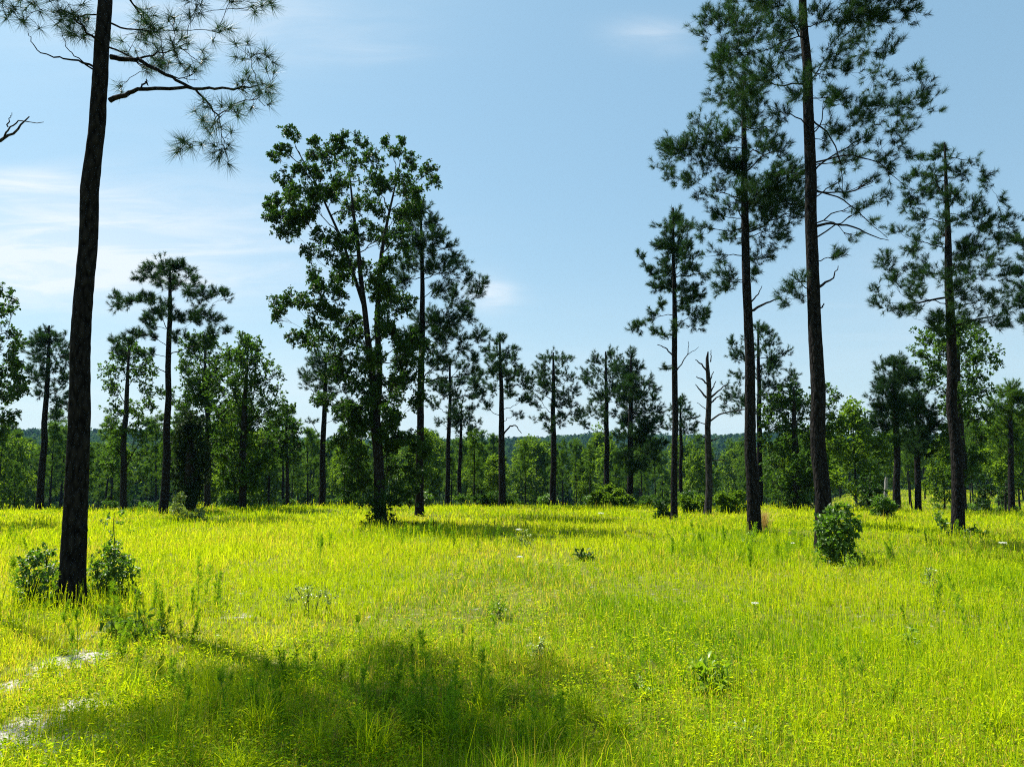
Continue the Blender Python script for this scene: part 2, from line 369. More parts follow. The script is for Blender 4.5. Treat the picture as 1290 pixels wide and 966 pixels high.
# ------------------------------------------------------------------ grass (uncountable: one object)
def patch_tint(x, y):
    big = vnoise(x * .16 + 7, y * .16, 11); mid = vnoise(x * .55, y * .55, 12); sm = vnoise(x * 1.9, y * 1.9, 13)
    return .10 + .34 * big + .26 * mid + .22 * sm
def build_grass():
    rng = rs(5)
    bands = []
    def scatter(n, r0, r1, u0, u1):
        lr = rng.random(n); y = r0 * (r1 / r0) ** lr; u = rng.uniform(u0, u1, n); return u * y, y
    x1, y1 = scatter(560000, 3.2, 46, -.80, .80)
    x2, y2 = scatter(70000, 44, 135, .30, .80)
    x = np.concatenate([x1, x2]); y = np.concatenate([y1, y2])
    # gather part of the blades into tufts
    k = rng.random(len(x)) < .55
    cell = .13 + .006 * y
    cx, cy = (np.floor(x / cell) + .5 + .6 * (vnoise(np.floor(x / cell) * 3.7, np.floor(y / cell) * 5.1, 21) - .5)) * cell, (np.floor(y / cell) + .5 + .6 * (vnoise(np.floor(x / cell) * 4.3, np.floor(y / cell) * 2.9, 22) - .5)) * cell
    jit = rng.normal(0, .18, (2, len(x))) * cell
    x = np.where(k, cx + jit[0], x); y = np.where(k, cy + jit[1], y)
    keep = rng.random(len(x)) > np.maximum(np.clip(sand_amount(x, y) * 3.0 * (vnoise(x * 2.6, y * 2.6, 51) - .08), 0, .98), wood_amount(x, y) * 1.3 * (y < 120))
    keep &= np.hypot(x, y) > 3.0
    x, y = x[keep], y[keep]; n = len(x); d = np.hypot(x, y)
    z = terrain(x, y)
    lush = vnoise(x * .35, y * .35, 31)
    near_left = np.exp(-(((x + 3.5) / 3.0) ** 2)) * np.exp(-(((y - 6) / 4.) ** 2))
    h = (.055 + .08 * lush + .055 * vnoise(x * 1.6, y * 1.6, 32) + .03 * smooth(10, 25, d)) * rng.lognormal(0, .36, n) * (.55 + .9 * vnoise(x * .9 + 5, y * .55, 33)) * (1 - .35 * near_left) * (1 - .45 * sand_amount(x, y))
    h = np.clip(h * (1 + .35 * np.exp(-((x + 1.1) / 1.9) ** 2 - ((y - 6.0) / 2.0) ** 2)), .05, .6)
    w = np.maximum(.0036, .00060 * d) * rng.uniform(.7, 1.35, n)
    az = rng.uniform(0, 2 * pi, n); lean = np.abs(rng.normal(.34, .28, n)) + (rng.random(n) < .15) * rng.uniform(.3, .8, n)
    dirv = np.stack([np.cos(az), np.sin(az), 0 * az], -1) * 1.0
    face = rng.uniform(0, 2 * pi, n); s = np.stack([np.cos(face), np.sin(face), 0 * face], -1)
    P = np.stack([x, y, z - .02], -1)
    up = np.array([0, 0, 1.])
    H = h[:, None]; Ln = lean[:, None]
    p1 = P + up * H * .55 + dirv * H * Ln * .3
    p2 = P + up * H * (1 - .35 * Ln) + dirv * H * Ln * 1.0
    W_ = w[:, None] * .5
    V = np.stack([P - s * W_, P + s * W_, p1 + s * W_ * .85, p1 - s * W_ * .85, p2], 1)
    i = np.arange(n * 5).reshape(n, 5)
    t = patch_tint(x, y) + rng.normal(0, .14, n)
    brown = (vnoise(x * .45 + 3, y * .45, 41) > .60) & (rng.random(n) < .16)
    shade_spot = np.exp(-((x + 1.1) / 1.9) ** 2 - ((y - 6.0) / 2.0) ** 2)                    # greener, darker tint painted where the near pine's shadow falls, besides lush weeds
    t = t - .16 * shade_spot - .22 * smooth(.55, .78, vnoise(x * .24 + 31, y * .15, 43))
    brown = brown | ((vnoise(x * .5 + 17, y * .3, 45) > .62) & (rng.random(n) < .10))
    straw = (vnoise(x * .35 + 70, y * .2, 46) > .66) & (rng.random(n) < .16)
    t = np.where(brown | straw, .93, t)
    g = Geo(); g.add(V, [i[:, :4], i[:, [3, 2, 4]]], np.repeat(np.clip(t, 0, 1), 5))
    # small broad-leaved herbs growing through the blades, and thin seed stalks
    npl = 17000; yy = np.where(rng.random(npl) < .38, 3.4 * (8 / 3.4) ** rng.random(npl), 8 * (42 / 8) ** rng.random(npl)); xx = rng.uniform(-.78, .78, npl) * yy
    ok = (vnoise(xx * .7, yy * .7, 71) + .3 * rng.random(npl) > .55) & (rng.random(npl) > sand_amount(xx, yy) * .8); xx, yy = xx[ok], yy[ok]
    q = 13; X, Y_ = xx.repeat(q), yy.repeat(q); m = len(X); dd = np.hypot(X, Y_)
    hh = (.06 + .13 * rng.random(len(xx))).repeat(q)
    LP_ = np.stack([X + rng.normal(0, .045, m), Y_ + rng.normal(0, .045, m), terrain(X, Y_) + hh * rng.uniform(.35, 1.15, m)], -1)
    D = rng.normal(0, 1, (m, 3)); D[:, 2] = D[:, 2] * .4 + .25
    ls = np.maximum(.026, .0019 * dd) * rng.uniform(.6, 1.3, m)
    tt = np.clip((rng.choice([.05, .15, .3, .5, .66], len(xx)) + rng.normal(0, .06, len(xx))).repeat(q), 0, 1)
    leaves(g, LP_, D, ls, ls * .42, rng, tint=tt)
    ns = 16000; ys = 3.6 * (40 / 3.6) ** rng.random(ns); xs = rng.uniform(-.78, .78, ns) * ys
    ok = vnoise(xs * .4 + 9, ys * .4, 73) + .3 * rng.random(ns) > .68; xs, ys = xs[ok], ys[ok]; ns = len(xs); ds = np.hypot(xs, ys)
    zs = terrain(xs, ys); hs = rng.uniform(.18, .42, ns); aa = rng.uniform(0, 6.28, ns); of = np.stack([np.cos(aa), np.sin(aa)], -1) * (hs * rng.uniform(.05, .3, ns))[:, None]
    B = np.stack([xs, ys, zs], -1); T = np.stack([xs + of[:, 0], ys + of[:, 1], zs + hs], -1); sw = np.array([1., 0, 0]) * (np.maximum(.0018, .00036 * ds) * .5)[:, None]
    ix = np.arange(ns * 4).reshape(ns, 4)
    g.add(np.stack([B - sw, B + sw, T + sw, T - sw], 1), ix, .5)
    for k in range(4): leaves(g, T - (T - B) * (.05 * k), unit(T - B) + rng.normal(0, .35, (ns, 3)), np.maximum(.026, .0016 * ds), np.maximum(.006, .0006 * ds), rng, tint=np.where(rng.random(ns) < .2, .97, .5))
    o = g.build('meadow_grass', M['grass'])
    tag(o, 'bright yellow-green meadow grass covering the open ground', 'grass', kind='stuff')
build_grass()

# ------------------------------------------------------------------ trees
def stem_tube(g, pts, rad, sides, rough, seed, flare=True, step=.12):
    """a trunk: polyline resampled, with bark relief in its outline"""
    pts = np.asarray(pts, float); rad = np.asarray(rad, float)
    seg = np.linalg.norm(np.diff(pts, axis=0), axis=1); s = np.concatenate([[0], np.cumsum(seg)])
    n = max(6, int(s[-1] / step)); q = np.linspace(0, s[-1], n)
    P = np.stack([np.interp(q, s, pts[:, k]) for k in range(3)], -1); R = np.interp(q, s, rad)
    if flare: R = R * (1 + .35 * np.exp(-q / .22))
    rng = rs(seed)
    P[1:-1, :2] += (vnoise(q[1:-1, None] * .8, np.array([[0., 50.]]) + seed, seed) - .5) * .5 * R[1:-1, None]
    V, f = tubes(P[None], R[None], sides)
    ring = np.arange(len(V)) // sides; c = P[ring]; k = np.arange(len(V)) % sides
    rel = vnoise(k * 1.7 + seed * 3, ring * step * 5.5, seed + 1) * .6 + vnoise(k * 3.1, ring * step * 14, seed + 2) * .4 - .5
    V = c + (V - c) * (1 + rough * 2 * rel)[:, None]
    g.add(V, f)
    return P, R

def grow(stems, blobs, rng, slope, dens, tuft_r, nsub=(4, 7), flat=.75, spread=1.0, zmin=None, limbs=()):
    """boughs from the stems to every clump (centre, radius); far clumps fork off the boughs of nearer ones.
    returns the boughs (each a list of tube batches), tuft tips and their directions"""
    SP = np.concatenate([p for p, r in stems]); SR = np.concatenate([r for p, r in stems]); SB = np.full(len(SP), -1)
    boughs, tips, dirs = [], [], []
    for (p, r) in limbs:
        boughs.append([(p[None], r[None], 6)])
        SP = np.concatenate([SP, p[2:]]); SR = np.concatenate([SR, r[2:]]); SB = np.concatenate([SB, np.full(len(p) - 2, len(boughs) - 1)])
    trunk0 = stems[0][0]
    order = sorted(range(len(blobs)), key=lambda k: np.linalg.norm(trunk0[:, :2] - np.asarray(blobs[k][0])[:2], axis=1).min())
    for k in order:
        c, r = blobs[k]; c = np.asarray(c, float)
        sl = slope(rng)
        dv = c - SP; hd = np.linalg.norm(dv[:, :2], axis=1); ds = np.linalg.norm(dv, axis=1)
        cost = .8 * ds + 1.0 * np.abs(dv[:, 2] - sl * hd) + np.where(SB >= 0, .10, 0) + np.where(ds < .9 * r, .5, 0)
        if zmin is not None: cost = cost + 50 * np.maximum(0, zmin - SP[:, 2])
        j = int(np.argmin(cost)); A = SP[j]; ra = SR[j]
        v = c - A; ln = np.linalg.norm(v) + 1e-6
        mid = A + v * .5 + rng.normal(0, .06, 3) * ln + np.array([0, 0, rng.normal(-.03, .09) * ln])
        n = 8
        main = bez(A, mid, c, n)
        main[1:-1] += rng.normal(0, .02, (n - 2, 3)) * ln
        r0 = min(ra * .75, .007 + .0085 * ln + .012 * r); R = np.linspace(r0, max(.4 * r0, .0045), n)
        geo = [(main[None], R[None], 5)]
        ns = int(rng.integers(*nsub)); nt_ = max(2, int(dens * (r / tuft_r) ** 2 * rng.uniform(.8, 1.2)))
        tu = np.linspace(0, 1, n)
        u = np.concatenate([[1.0], rng.uniform(.55, .98, ns - 1)])
        S = np.stack([np.interp(u, tu, main[:, q]) for q in range(3)], -1)
        off = unit(rng.normal(0, 1, (ns, 3))) * (rng.random((ns, 1)) ** .45) * r * spread; off[:, 2] *= flat
        E = c + off
        Mi = (S + E) / 2 + rng.normal(0, .10, (ns, 3)) * r + np.array([0, 0, -.06 * r])
        sub = bez(S, Mi, E, 5)
        geo.append((sub, np.linspace(.45 * r0, .003, 5)[None].repeat(ns, 0), 4))
        w = rng.integers(0, ns, nt_); uu = rng.uniform(.35, 1, nt_)
        idx = np.clip((uu * 4).astype(int), 0, 3); fr = (uu * 4 - idx)[:, None]
        B0 = sub[w, idx] * (1 - fr) + sub[w, idx + 1] * fr
        T = E[w] + unit(rng.normal(0, 1, (nt_, 3))) * (rng.random((nt_, 1)) ** .5) * r * .80
        T[:, 2] += .12 * r * rng.random(nt_)
        tw = bez(B0, (B0 + T) / 2 + rng.normal(0, .08, (nt_, 3)) * r - np.array([0, 0, .05 * r]), T, 3)
        geo.append((tw, np.linspace(.0045, .0025, 3)[None].repeat(nt_, 0), 3))
        if SB[j] >= 0: b = SB[j]; boughs[b] += geo
        else: boughs.append(geo); b = len(boughs) - 1
        SP = np.concatenate([SP, main[2:]]); SR = np.concatenate([SR, R[2:]]); SB = np.concatenate([SB, np.full(n - 2, b)])
        d = unit(T - B0) * .8 + unit(T - A) * .35 + np.array([0, 0, .45])
        tips.append(T); dirs.append(unit(d))
    return boughs, np.concatenate(tips), np.concatenate(dirs)

def emit_branches(geos, root, mat, separate, base, trunk_geo, minr=0.0):
    for geo in geos:
        g = Geo() if separate else trunk_geo
        for P, R, sd in geo:
            V, f = tubes(P, np.maximum(R, minr), sd); g.add(V, f)
        if separate: g.build('branch', mat, root, loc=base)

def blobs_px(bl, trunk, Y, rng, depth=.8, rr=1.0):
    """crown clumps read off the picture, put round the stem in depth"""
    bl = np.asarray(bl, float)
    ty = np.array([t[1] for t in trunk])[::-1]; tx = np.array([t[0] for t in trunk])[::-1]
    ax = np.interp(bl[:, 1], ty, tx)
    dx = np.abs(bl[:, 0] - ax)
    res = []
    for k, (px, py, r) in enumerate(bl):
        near = np.abs(bl[:, 1] - py) < 45
        Wd = max(dx[near].max() + 6, r)
        dd = math.sqrt(max(Wd ** 2 - dx[k] ** 2, 0)) * mpp(Y) * depth
        Yk = Y + rng.uniform(-1, 1) * dd
        res.append((at_px(px, py, Yk), r * mpp(Yk) * rr))
    return res

def hero(name, label, cat, Y, trunk, blobs, kind='pine', separate=False, seed=1, stems=(), dens=None, extra=(), bark=None, leafm=None,
         slope=None, needle=None, zmin=None, dead=(), depth=.8, lsize=.15, base_py=None, rough=.05, per=None, rr=1.0, spread=1.0, limbs=(), fill=None):
    """a tree read off the photo. trunk: [(px,py,width px)] from the ground up, at distance Y"""
    rng = rs(seed)
    m = mpp(Y)
    P = [at_px(px, py, Y) for px, py, w in trunk]
    x0 = P[0][0]; zg = float(terrain(x0, Y))
    if P[0][2] > zg - .1:
        P.insert(0, np.array([x0 - (P[1][0] - x0) * .05, Y, zg - .15])); trunk_w = [trunk[0][2]] + [t[2] for t in trunk]
    else:
        P[0][2] = zg - .15; trunk_w = [t[2] for t in trunk]
    base = np.array([P[0][0], Y, zg])
    root = empty(name, base, label, cat)
    bark = bark or M['pine_bark' if kind == 'pine' else 'oak_bark']
    tg = Geo()
    sides = 22 if Y < 20 else (14 if Y < 30 else 9)
    step = .06 if Y < 20 else .14
    st = [stem_tube(tg, P, np.array(trunk_w) * .5 * m, sides, rough, seed, step=step)]
    for s in stems:
        st.append(stem_tube(tg, [at_px(a, b, Y + (s2[3] if len(s2) > 3 else 0)) for s2 in s for a, b in [s2[:2]]], np.array([q[2] for q in s]) * .5 * m, 8, rough, seed + 7, flare=False, step=step))
    allb = blobs_px(blobs, trunk, Y, rng, depth, rr * (1.30 if kind == 'pine' else 1.32)) if len(blobs) else []
    if len(blobs):
        fill = (.45 if kind == 'pine' else .5) if fill is None else fill
        SPf = st[0][0]
        for q in range(int(fill * len(blobs))):                        # foliage between the outer clumps and the stem
            c, r = allb[int(rng.integers(0, len(blobs)))]; j = int(np.argmin(np.abs(SPf[:, 2] - c[2])))
            f = rng.uniform(.3, .9); cc = SPf[j] * (1 - f) + c * f; cc[1] += rng.normal(0, .2); cc[2] += rng.normal(0, .25)
            allb.append((cc, r * rng.uniform(.7, 1.0)))
    allb += [(np.array(c) if len(c) == 3 else c, r) for c, r in extra]
    if kind == 'pine':
        slope = slope or (lambda r: r.normal(.30, .22)); tuft_r = max(.13, .0046 * Y); dn = 3.1 * (1.7 if dens is None else dens)
        flat = .95
    else:
        slope = slope or (lambda r: r.normal(.85, .35)); tuft_r = max(.15, .0055 * Y); dn = 3.6 * (2.2 if dens is None else dens)
        flat = .85
    if allb:
        lim = []
        for pl in limbs:
            q = np.array([at_px(p[0], p[1], Y + (p[3] if len(p) > 3 else 0)) for p in pl]); tt = np.linspace(0, len(q) - 1, 5 * len(q)); ii = np.arange(len(q))
            qq = np.stack([np.interp(tt, ii, q[:, k]) for k in range(3)], -1); qq[1:-1] += rng.normal(0, .012, (len(tt) - 2, 3))
            lim.append((qq, np.interp(tt, ii, [p[2] * .5 * m for p in pl])))
        geos, tips, dirs = grow(st, allb, rng, slope, dn, tuft_r, flat=flat, zmin=zmin, spread=spread, limbs=lim)
        emit_branches(geos, root, bark, separate, base, tg, minr=.00016 * Y)
    for d in dead:                                                    # bare twigs: px polylines
        g = Geo() if separate else tg
        for pl in (d if isinstance(d[0], list) else [d]):
            q = np.array([at_px(p[0], p[1], Y + (p[3] if len(p) > 3 else 0)) for p in pl]); r_ = np.array([p[2] for p in pl]) * .5 * m
            tt = np.linspace(0, len(q) - 1, max(6, 3 * len(q))); ii = np.arange(len(q))
            qq = np.stack([np.interp(tt, ii, q[:, k]) for k in range(3)], -1); qq[1:-1] += rng.normal(0, .012, (len(tt) - 2, 3))
            V, f = tubes(qq[None], np.interp(tt, ii, r_)[None], 5); g.add(V, f)
        if separate: g.build('branch', bark, root, loc=base)
    tg.build('trunk', bark, root, smooth_sh=Y < 20, loc=base)
    if allb:
        cg = Geo()
        if kind == 'pine':
            nl = needle or (.17 if Y < 30 else .19)
            per = per or (48 if Y < 13 else 56 if Y < 20 else 46 if Y < 30 else 36)
            needles(cg, tips, dirs, per, tuft=.11 + .002 * Y if Y > 13 else .06, length=nl, width=max(.0058, .00042 * Y), rng=rng, lo=18 if Y > 13 else 8, hi=72 if Y > 13 else 112, droop=.05 if Y > 13 else .20)
            cg.build('crown', leafm or M['needle'], root, loc=base)
        else:
            kk = per or 7
            Pn = tips.repeat(kk, 0); n = len(Pn)
            D = unit(dirs.repeat(kk, 0) * .35 + rng.normal(0, .6, (n, 3)) + np.array([0, 0, -.12]))
            Pn = Pn + rng.normal(0, .03, (n, 3))
            sz = lsize * rng.uniform(.7, 1.2, n)
            leaves(cg, Pn, D, sz, sz * .58, rng)
            cg.build('crown', leafm or M['oak_leaf'], root, loc=base)
    return root

# --- the near pine at the meadow's edge
YA = 9.9
rngA = rs(101)
exA = []
for k in range(32):                                                 # the crown above the frame
    z = rngA.uniform(9.2, 11.6); R = 1.55 * math.sqrt(max(.1, 1 - ((z - 9.8) / 2.3) ** 2))
    a = rngA.uniform(0, 2 * pi); q = R * math.sqrt(rngA.random())
    exA.append(((-6.6 + q * cos(a), YA + q * sin(a), z), rngA.uniform(.34, .52)))
hero('pine_tree', 'nearest tall pine with thick dark trunk rising between two leafy shrubs', 'pine tree', YA,
     [(88, 757, 29), (90, 700, 29), (94, 620, 27), (100, 500, 24.5), (107, 380, 22.5), (112, 300, 22), (114, 240, 22), (124, 165, 20), (132, 0, 17.5), (131, -140, 14), (112, -300, 8), (100, -400, 3)],
     [(270, 140, 22), (310, 112, 20), (335, 105, 18), (240, 178, 20), (282, 182, 20), (262, 165, 16), (300, 140, 14), (325, 125, 14),
      (170, 52, 20), (200, 40, 20), (222, 72, 18), (248, 76, 16), (278, 42, 14), (312, 62, 18), (332, 68, 14), (205, 70, 16), (185, 88, 16), (240, 95, 12), (148, 108, 10),
      (12, 8, 24), (45, 6, 20), (80, 14, 24), (105, 42, 20), (95, 20, 22), (250, 4, 20), (290, 2, 20), (320, 6, 16), (345, 0, 14), (180, 15, 22), (220, 25, 14), (235, 55, 12)],
     'pine', True, 11, extra=exA, slope=lambda r: r.normal(.02, .18), needle=.23, leafm=M['needle_near'], dens=.95, rr=.84, fill=0,
     limbs=[[(138, 127, 7), (175, 113, 5), (235, 111, 4), (290, 113, 3), (325, 108, 1.5)], [(139, 72, 7), (175, 76, 5.5), (210, 95, 4.5), (245, 112, 3.5), (275, 145, 2)]],
     dead=[[[(118, 84, 3.5), (95, 76, 2.5), (70, 72, 2), (50, 66, 1.6), (38, 54, 1.2), (35, 40, .8)]], [[(118, 88, 2.5), (100, 78, 1.6), (84, 62, 1.2), (78, 40, .7)]],
           [[(176, 112, 3), (183, 104, 2.2), (187, 103, 1.2)]]], rough=.07)
# knot on its trunk is part of the bark relief; a bare-limbed pine stands just out of view beside it
hero('dead_pine', 'bare dead pine beside the nearest pine, only its forked branch reaching in', 'dead tree', 11.5,
     [(-95, 735, 24), (-80, 400, 18), (-66, 100, 13), (-58, -60, 5)], [], 'pine', True, 12, bark=M['dead_wood'],
     dead=[[[(-70, 205, 7), (-30, 185, 5), (0, 178, 4), (20, 165, 3), (37, 147, 1.5)], [(0, 177, 3), (12, 160, 2), (22, 153, 1.6), (55, 154, .8)], [(10, 160, 2), (12, 150, 1.2), (15, 142, .7)]],
           [[(-78, 330, 6), (-120, 280, 4), (-150, 260, 1.5)]], [[(-66, 110, 6), (-110, 60, 4), (-140, 50, 1.5)]]])

# --- the big pine and its neighbours
YV = 17.0
rngV = rs(131)
exV = []
for k in range(34):
    z = rngV.uniform(12.6, 16.6); R = 2.4 * math.sqrt(max(.05, 1 - ((z - 12.5) / 4.4) ** 2))
    a = rngV.uniform(0, 2 * pi); q = R * math.sqrt(rngV.random())
    exV.append(((6.35 + q * cos(a), YV + q * sin(a), z), rngV.uniform(.35, .55)))
hero('pine_tree', 'tallest pine, standing behind the round bush, its crown cut by the top edge', 'pine tree', YV,
     [(1036, 692, 20), (1035, 640, 19), (1031, 500, 17.5), (1024, 300, 15), (1018, 150, 13.5), (1012, 0, 10), (1009, -120, 7), (1006, -250, 2)],
     [(895, 20, 14), (905, 42, 18), (900, 72, 16), (915, 85, 16), (930, 30, 18), (950, 52, 20), (930, 110, 18), (960, 92, 20), (910, 112, 14), (980, 60, 20), (985, 22, 20), (960, 10, 18), (1000, 105, 16), (980, 140, 14), (940, 135, 14),
      (1130, 8, 20), (1110, 20, 16), (1143, 14, 12), (1092, 12, 18), (1060, 15, 18), (1050, 58, 14), (1095, 66, 12), (1110, 92, 16), (1075, 92, 10), (1120, 128, 12), (1155, 95, 10), (1162, 120, 16), (1142, 138, 14), (1166, 132, 12), (1060, 132, 10), (1085, 175, 12), (1110, 188, 10), (1075, 208, 12), (1100, 228, 10), (1122, 200, 10), (1085, 262, 8), (1100, 250, 8), (1056, 322, 9), (1002, 350, 9), (990, 365, 10), (1010, 375, 7), (1150, 160, 10), (1125, 165, 10), (1040, 175, 9), (1060, 240, 8), (1120, 215, 9), (1130, 180, 10), (1105, 150, 10), (1080, 140, 10), (1045, 110, 9), (1100, 280, 8), (1072, 300, 7), (1115, 245, 8), (1145, 190, 8), (1060, 165, 9), (1075, 50, 12), (1120, 60, 11), (1125, 100, 10)],
     'pine', True, 13, extra=exV, slope=lambda r: r.normal(.22, .22), dens=1.15, rr=1.12, needle=.17,
     dead=[[[(1029, 285, 4), (1050, 281, 3), (1075, 286, 2.2), (1100, 297, 1.5), (1120, 303, .8)]], [[(1027, 240, 2.4), (1060, 250, 1.8), (1090, 275, 1.2), (1118, 300, .7)]],
           [[(1022, 150, 2.5), (1045, 170, 2), (1060, 210, 1.2), (1062, 240, .7)]], [[(1033, 390, 2.5), (1038, 382, 1.5)]], [[(1031, 362, 4), (1050, 350, 2), (1056, 335, 1)]], [[(1027, 205, 2.8), (1070, 195, 2), (1110, 205, 1.3), (1140, 235, .7)]]], rough=.06)

hero('pine_tree', 'tall pine with a tan clump of dry grass against its dark foot', 'pine tree', 21.5,
     [(949, 670, 17), (946, 560, 14), (943, 450, 12), (939, 300, 10), (937, 180, 7), (935, 95, 2.5)],
     [(845, 185, 14), (835, 207, 12), (860, 190, 16), (880, 160, 14), (885, 180, 16), (900, 200, 16), (870, 225, 14), (900, 240, 14), (920, 170, 16), (940, 150, 16), (960, 190, 16), (980, 220, 20), (985, 250, 22), (960, 260, 20), (1002, 262, 16), (930, 210, 16), (925, 250, 16),
      (905, 270, 12), (940, 285, 12), (970, 290, 18), (960, 320, 12), (920, 300, 12), (900, 322, 10), (915, 355, 14), (908, 365, 10), (935, 110, 12), (950, 125, 14), (920, 135, 12), (985, 180, 16), (1000, 215, 14), (945, 235, 14), (970, 160, 12), (950, 340, 8), (885, 295, 8), (990, 290, 14), (845, 225, 8), (880, 245, 8)],
     'pine', True, 14, dens=1.45, zmin=6,
     dead=[[[(944, 392, 4), (965, 382, 2.5), (985, 374, 1.2)]], [[(944, 382, 2.5), (955, 370, 1.5), (960, 360, .8)]]])

hero('pine_tree', 'straight pine with conical crown and small leafy plants round its foot', 'pine tree', 21.5,
     [(1207, 672, 16), (1205, 600, 13.5), (1200, 480, 12), (1196, 360, 10), (1193, 260, 6), (1190, 180, 2)],
     [(1190, 188, 10), (1181, 200, 10), (1200, 205, 9), (1157, 200, 7), (1225, 204, 7), (1165, 220, 10), (1210, 218, 11), (1205, 240, 13), (1242, 214, 8), (1247, 230, 9), (1180, 240, 13), (1150, 240, 10), (1222, 260, 14), (1145, 257, 11), (1190, 268, 13), (1260, 255, 8), (1240, 280, 15), (1271, 280, 11), (1160, 270, 12), (1130, 290, 9), (1235, 300, 14), (1266, 304, 11), (1150, 310, 10), (1185, 300, 12), (1210, 320, 14), (1246, 330, 15),
      (1270, 340, 11), (1115, 330, 13), (1130, 350, 10), (1155, 355, 12), (1225, 350, 12), (1110, 380, 12), (1130, 395, 10), (1180, 345, 12), (1210, 372, 12), (1240, 375, 12), (1270, 388, 11), (1220, 402, 13), (1250, 405, 12), (1170, 408, 9), (1190, 398, 11), (1150, 385, 9), (1262, 365, 10), (1105, 365, 8), (1140, 225, 6), (1270, 410, 8), (1145, 330, 9)],
     'pine', True, 15, dens=1.4, zmin=4.5,
     dead=[[[(1190, 375, 3), (1150, 382, 2), (1120, 392, 1)]], [[(1201, 410, 3), (1240, 400, 2), (1270, 395, 1)]]])

hero('pine_tree', 'slender pine beside the bare snag with leafy shrubs at its foot', 'pine tree', 28.0,
     [(850, 655, 8.5), (850, 560, 7.5), (850, 440, 7), (849, 350, 5), (848, 262, 2)],
     [(848, 272, 11), (836, 285, 9), (861, 288, 11), (831, 308, 9), (850, 310, 13), (870, 315, 10), (816, 335, 8), (836, 340, 12), (860, 340, 12), (884, 343, 8), (808, 322, 6), (845, 362, 12), (875, 365, 11), (889, 395, 10), (862, 388, 9), (830, 385, 8), (804, 411, 8), (824, 417, 7), (850, 412, 9), (880, 405, 9), (796, 412, 6), (838, 460, 5), (868, 378, 9), (825, 360, 9)],
     'pine', True, 16, dens=1.5,
     dead=[[[(853, 466, 1.7), (862, 452, 1.3), (866, 447, 1.1), (867, 430, .6)], [(866, 447, .9), (880, 437, .5)]], [[(847, 447, 2.2), (838, 438, 1.6), (828, 434, .9)]], [[(847, 460, 1.5), (838, 461, 1)]]])

hero('dead_snag', 'bare dead pine snag with broken branch stubs and no needles', 'dead tree', 32.0,
     [(892, 648, 9.5), (893, 600, 8.5), (892, 540, 7.5), (893, 480, 6), (891, 452, 4), (892, 443, 1.5)], [], 'pine', True, 17, bark=M['dead_wood'], rough=.09,
     dead=[[[(891, 468, 2.5), (884, 459, 2), (876, 453, 1)]], [[(891, 484, 2.5), (885, 478, 2), (877, 474, 1)]], [[(890, 501, 3), (884, 494, 2.2), (876, 484, 1)]], [[(895, 501, 3), (905, 492, 2), (916, 484, 1)]],
           [[(895, 494, 2.2), (899, 487, 1.5), (902, 480, 1)]], [[(895, 508, 2.5), (901, 502, 2), (908, 498, 1)]], [[(895, 530, 2.5), (908, 521, 2), (925, 518, 1.4), (940, 516, .8)]], [[(895, 456, 1.8), (896, 448, 1.2), (896, 441, .8)]],
           [[(890, 552, 2.2), (882, 548, 1)]], [[(896, 556, 2), (906, 551, 1)]], [[(895, 478, 1.6), (899, 468, 1)]], [[(889, 534, 1.5), (876, 531, .7)]], [[(896, 580, 1.6), (915, 579, .8)]], [[(889, 515, 1.2), (878, 507, .6)]]])

def oak_fill():
    r = rs(181); o = []
    for k in range(56):
        py = r.uniform(205, 600)
        a, b = (365, 535) if py < 330 else (395, 515) if py < 450 else (425, 530)
        o.append((r.uniform(a, b), py, r.normal(0, 1.1), r.uniform(.22, .38)))
    return o
